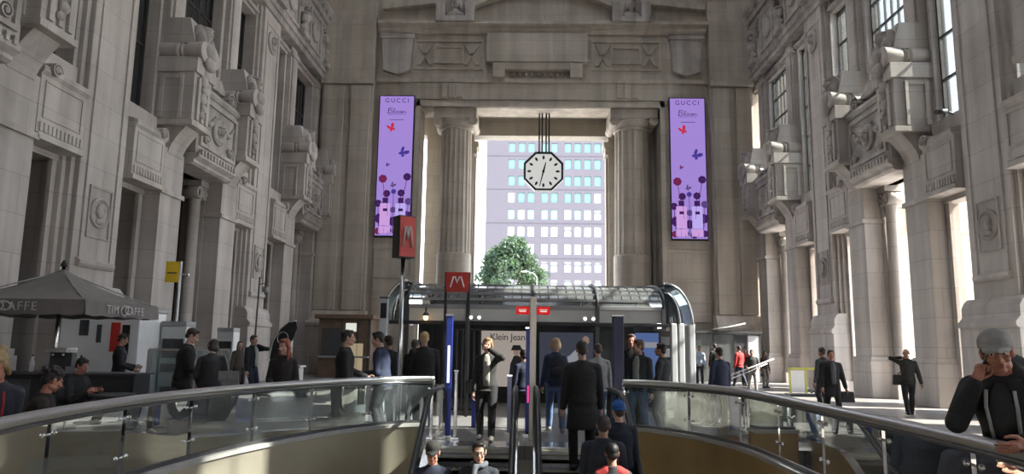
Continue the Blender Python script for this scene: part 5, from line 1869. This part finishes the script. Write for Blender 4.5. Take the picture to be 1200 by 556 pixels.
        for j in range(4):
            mb.f([top_[j][0], top_[j + 1][0], bot[j + 1][0], bot[j][0]]); mb.f([top_[j][8], bot[j][8], bot[j + 1][8], top_[j + 1][8]])
        for q in range(8):
            mb.f([top_[4][q], top_[4][q + 1], bot[4][q + 1], bot[4][q]]); mb.f([top_[0][q], bot[0][q], bot[0][q + 1], top_[0][q + 1]])
        add('cap', remeshed(mb, .0055, 1), cloth(hatcol))
    if hat == 'beanie':
        mb = MB(); mb.ell(H((0, -.016, .06)), (.09, .107, .095), 20, 12, hr); mb.ell(H((0, -.016, .03)), (.096, .113, .03), 20, 10, hr); mb.ell(H((0, -.03, .15)), (.03, .03, .025), 10, 8)
        add('beanie', remeshed(mb, .007, 1), cloth(hatcol))
    if glasses:
        mb = MB()
        for e in (-1, 1):
            mb.tube([H((e * .031 + .024 * math.cos(a * .63), .103, .0 + .018 * math.sin(a * .63))) for a in range(10)], .0035, 6, closed=True)
            mb.tube([H((e * .055, .1, .004)), H((e * .078, .0, .006))], .003, 5)
        mb.tube([H((-.008, .104, .003)), H((.008, .104, .003))], .003, 5)
        o = mb.build('glasses', M['black'], t); parts.append(o)
    if S != 1:
        for o in parts: o.scale = (S, S, S)
    Tm = Matrix.Translation(loc) @ Matrix.Rotation(R(face), 4, 'Z') @ Matrix.Scale(S, 4)
    return {'root': t, 'hand': [Tm @ (WR[i] + (WR[i] - EL[i]).normalized() * .09) for i in (0, 1)], 'dir': [(Tm.to_3x3() @ (WR[i] - EL[i])).normalized() for i in (0, 1)],
            'shoulder': [Tm @ s for s in sh], 'up': lambda p: Tm @ up(p), 'S': S, 'M': Tm}

def phone(P, i, label, ang=0, toward=.2):
    h = P['hand'][i] + (P['up']((0, .03, 1.62)) - P['hand'][i]) * toward; o = thing('mobile_phone', label, 'phone', h)
    d = P['dir'][i]
    o.rotation_euler = d.to_track_quat('Z', 'Y').to_euler()
    o.rotation_euler.rotate_axis('Z', R(ang))
    MB().box(-.036, .036, -.005, .005, -.03, .11).build('case', M['black'], o, bevel=.003)
    MB().box(-.032, .032, -.0065, -.005, -.025, .105).build('screen', M['darkglass'], o)
    return o

def shoulder_bag(P, p0, w, h, d, m, label, strap=None):
    """bag hanging at a body-space point"""
    c = P['up'](p0)
    o = thing('shoulder_bag', label, 'bag', c); o.rotation_euler.z = P['root'].rotation_euler.z
    mb = MB(); mb.frust(-w / 2, w / 2, -d / 2, d / 2, -h / 2, -w * .44, w * .44, -d * .35, d * .35, h / 2)
    mb.build('body', m, o, bevel=.02)
    MB().box(-w * .45, w * .45, -d / 2 - .012, -d / 2 + .03, 0, h / 2).build('flap', m, o, bevel=.008)
    if strap:
        pts = [P['up'](q) - c for q in strap]
        inv = Matrix.Rotation(-o.rotation_euler.z, 3, 'Z')
        mb = MB(); mb.tube([inv @ q for q in pts], .018, 6, flat=.4); mb.build('strap', m, o)
    return o

def backpack(P, m, label):
    c = P['up']((0, -.22, 1.22))
    o = thing('backpack', label, 'backpack', c); o.rotation_euler.z = P['root'].rotation_euler.z
    mb = MB(); mb.ell((0, 0, 0), (.16, .1, .24), 16, 12); mb.ell((0, .02, -.1), (.16, .1, .15), 16, 10); mb.build('body', m, o)
    mb = MB(); mb.ell((0, -.09, -.09), (.11, .05, .1), 12, 8); mb.build('pocket', m, o)
    for e in (-1, 1):
        mb = MB(); mb.tube([(e * .1, .08, .16), (e * .13, .2, .24), (e * .14, .33, .14), (e * .13, .34, -.02), (e * .14, .2, -.18), (e * .12, .05, -.2)], .02, 6, flat=.45); mb.build('strap', m, o)
    return o
LIGHTG = (.42, .42, .42)
WALK = [(-.10, .24, .0), (.10, -.26, .02)]
WALK2 = [(-.10, -.26, .02), (.10, .24, .0)]
CHATTING = [(-.16, .34, 1.02), (.25, .08, .82)]
# ---- centre: woman with the camera, facing us
p = person('blonde woman in dark open jacket photographing with a phone at the top of the escalators', (-.66, 12.75, .012), 178, 1.72, 'light', True,
           hands=[('H', (-.06, .17, -.07)), (.22, .08, .82)], elbows=[(-1, .1, -.7), (.4, -1, -.2)], curl=('grip', 'soft'), look=(0, 4), top=(.03, .028, .027), hem=.84, trousers=BLACK, shoes=(.45, .40, .38), hair=(.42, .27, .13), hairstyle='bob', shirt=(.33, .31, .28), voxel=.012,
           feet=[(-.10, .12, 0), (.11, -.06, 0)])
phone(p, 0, 'dark phone held up by the blonde woman at the top of the escalators')
shoulder_bag(p, (.25, -.02, .90), .26, .22, .1, cloth(BLACK, .5), 'black shoulder bag at the hip of the blonde woman photographing', [(.25, -.02, 1.0), (.08, .16, 1.2), (-.11, .12, 1.42), (-.11, -.06, 1.46), (.1, -.17, 1.2), (.25, -.06, 1.0)])
# ---- the blonde woman walking away with backpack
p = person('blonde woman in navy jacket and pale blue jeans walking away beyond the right escalator', (.58, 14.1, 0), 4, 1.76, 'light', True, feet=WALK, hands=[(-.24, .16, .86), (.24, -.08, .84)], top=(.035, .05, .10), trousers=(.13, .2, .36), hair=(.42, .29, .17), hairstyle='bob', shoes=(.3, .3, .3), voxel=.013)
backpack(p, cloth((.03, .035, .05)), 'dark backpack worn by the blonde woman in pale blue jeans')
# ---- man in long black coat on the escalator
person('man in a long black coat seen from behind on the right escalator', (.82, 10.65, esc_z(10.65) + .008), 2, 1.8, 'light', build=1.12, hem=.55, top=BLACK, trousers=(.012, .012, .014), hair=(.02, .016, .014), hands=[(-.27, .04, .8), (.27, .1, .82)], feet=[(-.12, .02, 0), (.12, .02, 0)], voxel=.013)
person('person in a pale grey jacket and jeans walking away right of the man in black', (1.36, 13.8, 0), 8, 1.66, 'light', feet=WALK2, top=(.38, .38, .39), trousers=DENIM, hair=(.06, .05, .045), voxel=.014)
person('man in dark navy jacket seen from behind low on the right escalator', (.96, 9.13, esc_z(9.13) + .008), -6, 1.76, 'tan', build=1.1, top=(.022, .026, .042), trousers=CHAR, hair=(.02, .014, .012), hands=[(-.26, .1, .84), (.26, .1, .84)], feet=[(-.11, .02, 0), (.11, .02, 0)], voxel=.013)
person('person in a bright blue beanie and dark coat on the right escalator', (1.2, 9.51, esc_z(9.51) + .008), 10, 1.68, 'light', top=(.012, .018, .03), trousers=CHAR, hat='beanie', hatcol=(.02, .10, .34), hem=.7, feet=[(-.1, .02, 0), (.1, .02, 0)], voxel=.013)
person('dark haired person in dark jacket with red shoulders, lowest on the right escalator', (1.02, 8.75, esc_z(8.75) + .008), 0, 1.7, 'tan', top=(.03, .022, .028), trousers=CHAR, hair=(.012, .01, .01), feet=[(-.1, .02, 0), (.1, .02, 0)], yoke=(.42, .04, .035), voxel=.013)
# ---- two people rising on the left escalator, facing us
person('person with a dark cap and reddish face on the left escalator', (-1.07, 8.75, esc_z(8.75) + .008), 180, 1.68, 'red', top=(.018, .022, .04), trousers=CHAR, hat='cap', hatcol=(.02, .018, .016), hair=(.02, .015, .012), look=(0, 8), feet=[(-.1, .0, 0), (.1, .0, 0)], voxel=.013)
person('man with glasses in a dark jacket riding the left escalator', (-.53, 8.75, esc_z(8.75) + .008), 180, 1.70, 'light', top=(.016, .018, .026), trousers=CHAR, hair=(.02, .014, .012), glasses=True, scarf=(.09, .10, .12), look=(6, 4), feet=[(-.1, .0, 0), (.1, .0, 0)], voxel=.013)
# ---- behind the post
person('person in navy jacket partly hidden by the beige sign post', (-.03, 14.6, 0), 30, 1.52, 'tan', top=(.02, .025, .05), trousers=CHAR, hair=(.03, .02, .016), feet=WALK)
# ---- right of the landing, behind the glass
person('man in dark zipped jacket standing behind the right glass, nearest the navy pillar', (2.03, 13.2, 0), 150, 1.74, 'tan', top=(.022, .026, .03), trousers=(.05, .09, .16), hair=(.10, .045, .025), look=(-50, 0), shirt=(.2, .21, .2))
person('man in charcoal jacket with dark hair standing second behind the right glass', (2.48, 13.4, 0), 60, 1.68, 'tan', top=(.03, .032, .04), trousers=(.16, .16, .17), hair=(.015, .012, .01), look=(0, -6), hands=[(-.2, .25, 1.02), (.25, .08, .82)])
person('tall man in dark clothes behind the two men at the right glass', (2.1, 14.6, 0), 170, 1.86, 'red', top=BLACK, trousers=CHAR, hair=(.05, .03, .02))
# ---- left of the landing, behind the left glass
person('man in dark coat standing in conversation behind the left glass', (-2.95, 12.0, 0), -75, 1.82, 'light', build=1.08, top=(.022, .022, .026), trousers=CHAR, hair=(.03, .02, .015), hands=CHATTING, hem=.78)
pp = person('man in navy jacket bending towards the man in dark coat, papers in hand', (-2.48, 12.85, 0), 78, 1.82, 'light', top=(.022, .03, .065), trousers=CHAR, hair=(.025, .018, .015), lean=8, hands=[(-.1, .30, 1.05), (.2, .28, 1.0)], look=(10, 8))
o = thing('folded_newspaper', 'folded pale newspaper held by the man in navy jacket', 'newspaper', pp['hand'][1] + Vector((.02, -.02, 0)))
MB().box(-.06, .06, -.012, .012, -.1, .12).build('sheets', M['white'], o); MB().box(-.05, .05, -.016, -.012, -.06, .09).build('print', M['grey'], o)
person('dark haired man in black jacket behind the two men in conversation', (-2.62, 14.0, 0), 40, 1.76, 'tan', top=(.018, .018, .022), trousers=CHAR, hair=(.015, .012, .01))
person('blond man in a wide black coat seen from behind left of the blue pillar', (-1.95, 14.1, 0), 20, 1.84, 'light', build=1.18, top=(.016, .016, .018), trousers=BLACK, hem=.6, hair=(.50, .34, .16), hands=[(-.28, .1, .84), (.28, .1, .84)])
person('person in dark jacket beside the wide black coat at the left canopy end', (-2.3, 15.2, 0), -20, 1.7, 'tan', top=(.015, .015, .018), trousers=CHAR, hair=(.02, .016, .014))
person('woman with long red hair in black jacket behind the left glass', (-3.75, 11.35, 0), 195, 1.66, 'light', True, top=(.022, .018, .018), trousers=CHAR, hair=(.26, .07, .03), hairstyle='long', hands=[(-.16, .26, 1.0), (.16, .24, 1.02)], look=(-35, 6))
# ---- couple with bags
p = person('man in black jacket looking down beside the woman with bags, left of centre', (-5.95, 12.7, 0), -60, 1.83, 'light', build=1.1, top=(.02, .019, .022), trousers=CHAR, hair=(.04, .025, .018), lean=6, look=(-10, 22), hands=[(-.1, .32, .98), (.2, .30, .96)])
p2 = person('woman in dark coat bending over her bag beside the man in black jacket', (-5.28, 12.28, 0), 20, 1.66, 'light', True, build=1.1, top=(.028, .025, .027), trousers=CHAR, hair=(.03, .022, .02), hairstyle='bob', lean=14, look=(20, 18), hem=.66, hands=[(-.2, .28, .95), (.2, .25, .92)])
shoulder_bag(p2, (.30, -.02, 1.02), .36, .30, .14, cloth((.2, .19, .19), .6), 'grey shoulder bag of the bending woman in dark coat', [(.30, -.02, 1.16), (.24, .05, 1.4), (.2, -.02, 1.49), (.24, -.1, 1.38), (.30, -.05, 1.16)])
shoulder_bag(p, (.18, .30, .66), .30, .34, .14, cloth((.30, .03, .03), .6), 'red bag held low by the man in black jacket left of centre', [(.16, .30, .83), (.2, .31, .90), (.24, .30, .83)])
# ---- further left
person('woman in a long olive brown coat standing by the left wall', (-8.55, 21.8, 0), 215, 1.62, 'light', True, top=(.10, .085, .07), hem=.45, trousers=CHAR, hair=(.05, .03, .02), hairstyle='long')
p = person('man in dark jacket and jeans standing with a phone beside the leaf shaped flag', (-7.45, 19.9, 0), -110, 1.78, 'light', top=(.022, .025, .032), trousers=(.03, .04, .07), hair=(.04, .03, .022), hands=[('H', (-.11, .05, -.15)), (.24, .06, .82)], elbows=[(-1, .2, -.9), (.3, -1, -.1)], curl=('grip', 'soft'), shirt=(.4, .4, .4))
phone(p, 0, 'phone held to the ear of the man beside the leaf shaped flag')
person('man in dark jacket standing at the cafe booth under the parasol edge', (-8.75, 15.7, 0), -60, 1.74, 'tan', top=(.02, .02, .024), trousers=(.05, .06, .08), hair=(.02, .016, .014), hands=[(-.1, .3, 1.05), (.2, .26, 1.0)], look=(0, 15))
SIT = dict(hip=(0, 0, .53), feet=[(-.12, .40, 0), (.12, .42, 0)], knees=[(-.15, 1, .6), (.15, 1, .6)])
person('seated woman with dark curly hair at the cafe table nearest the left handrail', (-5.1, 7.65, 0), -60, 1.7, 'red', True, top=(.03, .022, .02), trousers=CHAR, hair=(.018, .013, .012), hairstyle='curly', hands=[(-.12, .36, .80), (.14, .36, .80)], look=(25, 18), lean=8, **SIT)
person('seated person with a reddish face in front of the dark cafe counter', (-7.3, 11.85, 0), -100, 1.7, 'red', top=(.02, .02, .022), trousers=CHAR, hair=(.02, .015, .012), hands=[(-.12, .36, .80), (.14, .36, .80)], look=(0, 16), lean=6, **SIT)
p = person('woman with a blonde bun and dark jacket at the far left handrail, reading her phone', (-4.13, 5.72, 0), -150, 1.53, 'red', True, top=(.02, .022, .032), trousers=(.05, .07, .13), hair=(.30, .21, .10), hairstyle='bun', hands=[(-.06, .30, 1.13), (.07, .30, 1.13)], curl=('grip', 'grip'), look=(-12, 22), lean=15, stripes=(.35, .03, .03), voxel=.011)
phone(p, 1, 'dark phone in the hands of the woman with the blonde bun', toward=0)
# ---- right of the well, walking and standing in the hall
person('man in navy jacket and blue jeans seen from behind through the right glass', (4.1, 15.6, 0), 20, 1.62, 'light', build=1.06, top=(.035, .045, .085), trousers=(.07, .15, .32), hair=(.02, .016, .014), feet=WALK)
person('man in a light blue shirt and dark trousers far off left of the right booth', (7.65, 32.5, 0), 160, 1.7, 'tan', top=(.42, .5, .62), trousers=(.02, .025, .04), hair=(.03, .02, .016), voxel=.018)
person('tall man in black far off beside the man in light blue shirt', (8.25, 32.2, 0), 20, 1.8, 'tan', top=BLACK, trousers=CHAR, hair=(.02, .016, .014), voxel=.018)
person('person in a bright red jacket far off in front of the right booth', (9.25, 32.0, 0), 30, 1.72, 'tan', top=(.45, .03, .03), trousers=(.03, .035, .06), hair=(.03, .02, .016), feet=WALK, voxel=.018)
person('second person in red jacket just right of the first, far off', (9.75, 32.9, 0), 170, 1.66, 'tan', top=(.38, .05, .06), trousers=(.03, .035, .06), hair=(.03, .02, .016), voxel=.018)
p = person('man in dark jacket and grey trousers with a folding pole on his arm, far right', (8.65, 28.3, 0), 175, 1.56, 'tan', build=1.1, top=(.018, .018, .02), trousers=(.16, .16, .16), hair=(.02, .016, .014), hands=[(-.25, .22, 1.0), (.26, .2, 1.0)], feet=WALK, voxel=.016)
c = p['hand'][0]
t = thing('folding_pole', 'pale slanted folding pole carried by the man in dark jacket, far right', 'pole', c)
mb = MB(); mb.tube([(.55, 0, .38), (-1.1, .15, -.28)], .025, 8); mb.build('shaft', M['white'], t); mb = MB(); mb.tube([(.3, 0, .2), (-1.05, .1, -.40)], .018, 8); mb.build('strut', M['steel'], t)
person('woman with long dark hair and brown coat standing near the far right columns', (10.0, 31.0, 0), 200, 1.52, 'light', True, top=(.07, .045, .035), hem=.55, trousers=(.3, .28, .26), hair=(.02, .015, .012), hairstyle='long', voxel=.017)
p = person('man in open black coat walking towards us right of the display stand', (6.95, 16.9, 0), 175, 1.6, 'red', build=1.12, top=(.016, .016, .018), hem=.62, trousers=(.014, .014, .016), hair=(.05, .03, .022), shirt=(.10, .10, .11), feet=WALK, hands=[(-.32, .05, .82), (.27, .14, .86)])
shoulder_bag(p, (-.34, .06, .62), .30, .24, .12, cloth(BLACK, .5), 'black bag in the hand of the man in open black coat', [(-.40, .06, .72), (-.34, .06, .80), (-.28, .06, .72)])
person('person in dark clothes half hidden behind the man in black coat', (7.7, 19.2, 0), 20, 1.66, 'tan', top=(.05, .05, .055), trousers=CHAR, hair=(.03, .022, .018))
p = person('man in dark olive jacket walking away phoning by the right arcade', (9.8, 19.1, 0), -15, 1.66, 'tan', top=(.03, .03, .026), trousers=(.022, .022, .024), hair=(.05, .04, .03), hairstyle='bald', feet=WALK2, hands=[('H', (-.12, .05, -.12)), (.32, .0, .84)], elbows=[(-1, .2, -.35), (.4, -1, -.1)], curl=('grip', 'soft'))
phone(p, 0, 'phone at the ear of the man in dark olive jacket')
shoulder_bag(p, (-.24, .0, .92), .28, .26, .12, cloth(BLACK, .6), 'dark bag on the hip of the man in dark olive jacket', [(-.24, 0, 1.05), (-.1, -.15, 1.25), (.12, -.08, 1.48), (.12, .08, 1.46), (-.1, .15, 1.2), (-.24, .05, 1.05)])
# ---- the man leaning on the right handrail
p = person('man in grey cap and black hoodie phoning while leaning on the right handrail', (3.12, 4.82, 0), 135, 1.86, 'red', build=1.03, hip=(0, -.10, .90), lean=26, feet=[(-.14, -.16, 0), (.14, -.02, 0)],
           hands=[(-.16, .47, 1.045), ('H', (.145, .03, -.16))], elbows=[(-1, -.3, -.25), (.35, .45, -1)], curl=('soft', 'grip'), look=(16, -3), top=(.02, .02, .023), trousers=(.04, .05, .08), hair=(.03, .022, .018), hat='cap', hatcol=(.30, .29, .28),
           hood=(.035, .035, .04), stripes=(.4, .4, .4), voxel=.008, shirt=(.03, .03, .033))
phone(p, 1, 'phone at the ear of the man in grey cap leaning on the right handrail')
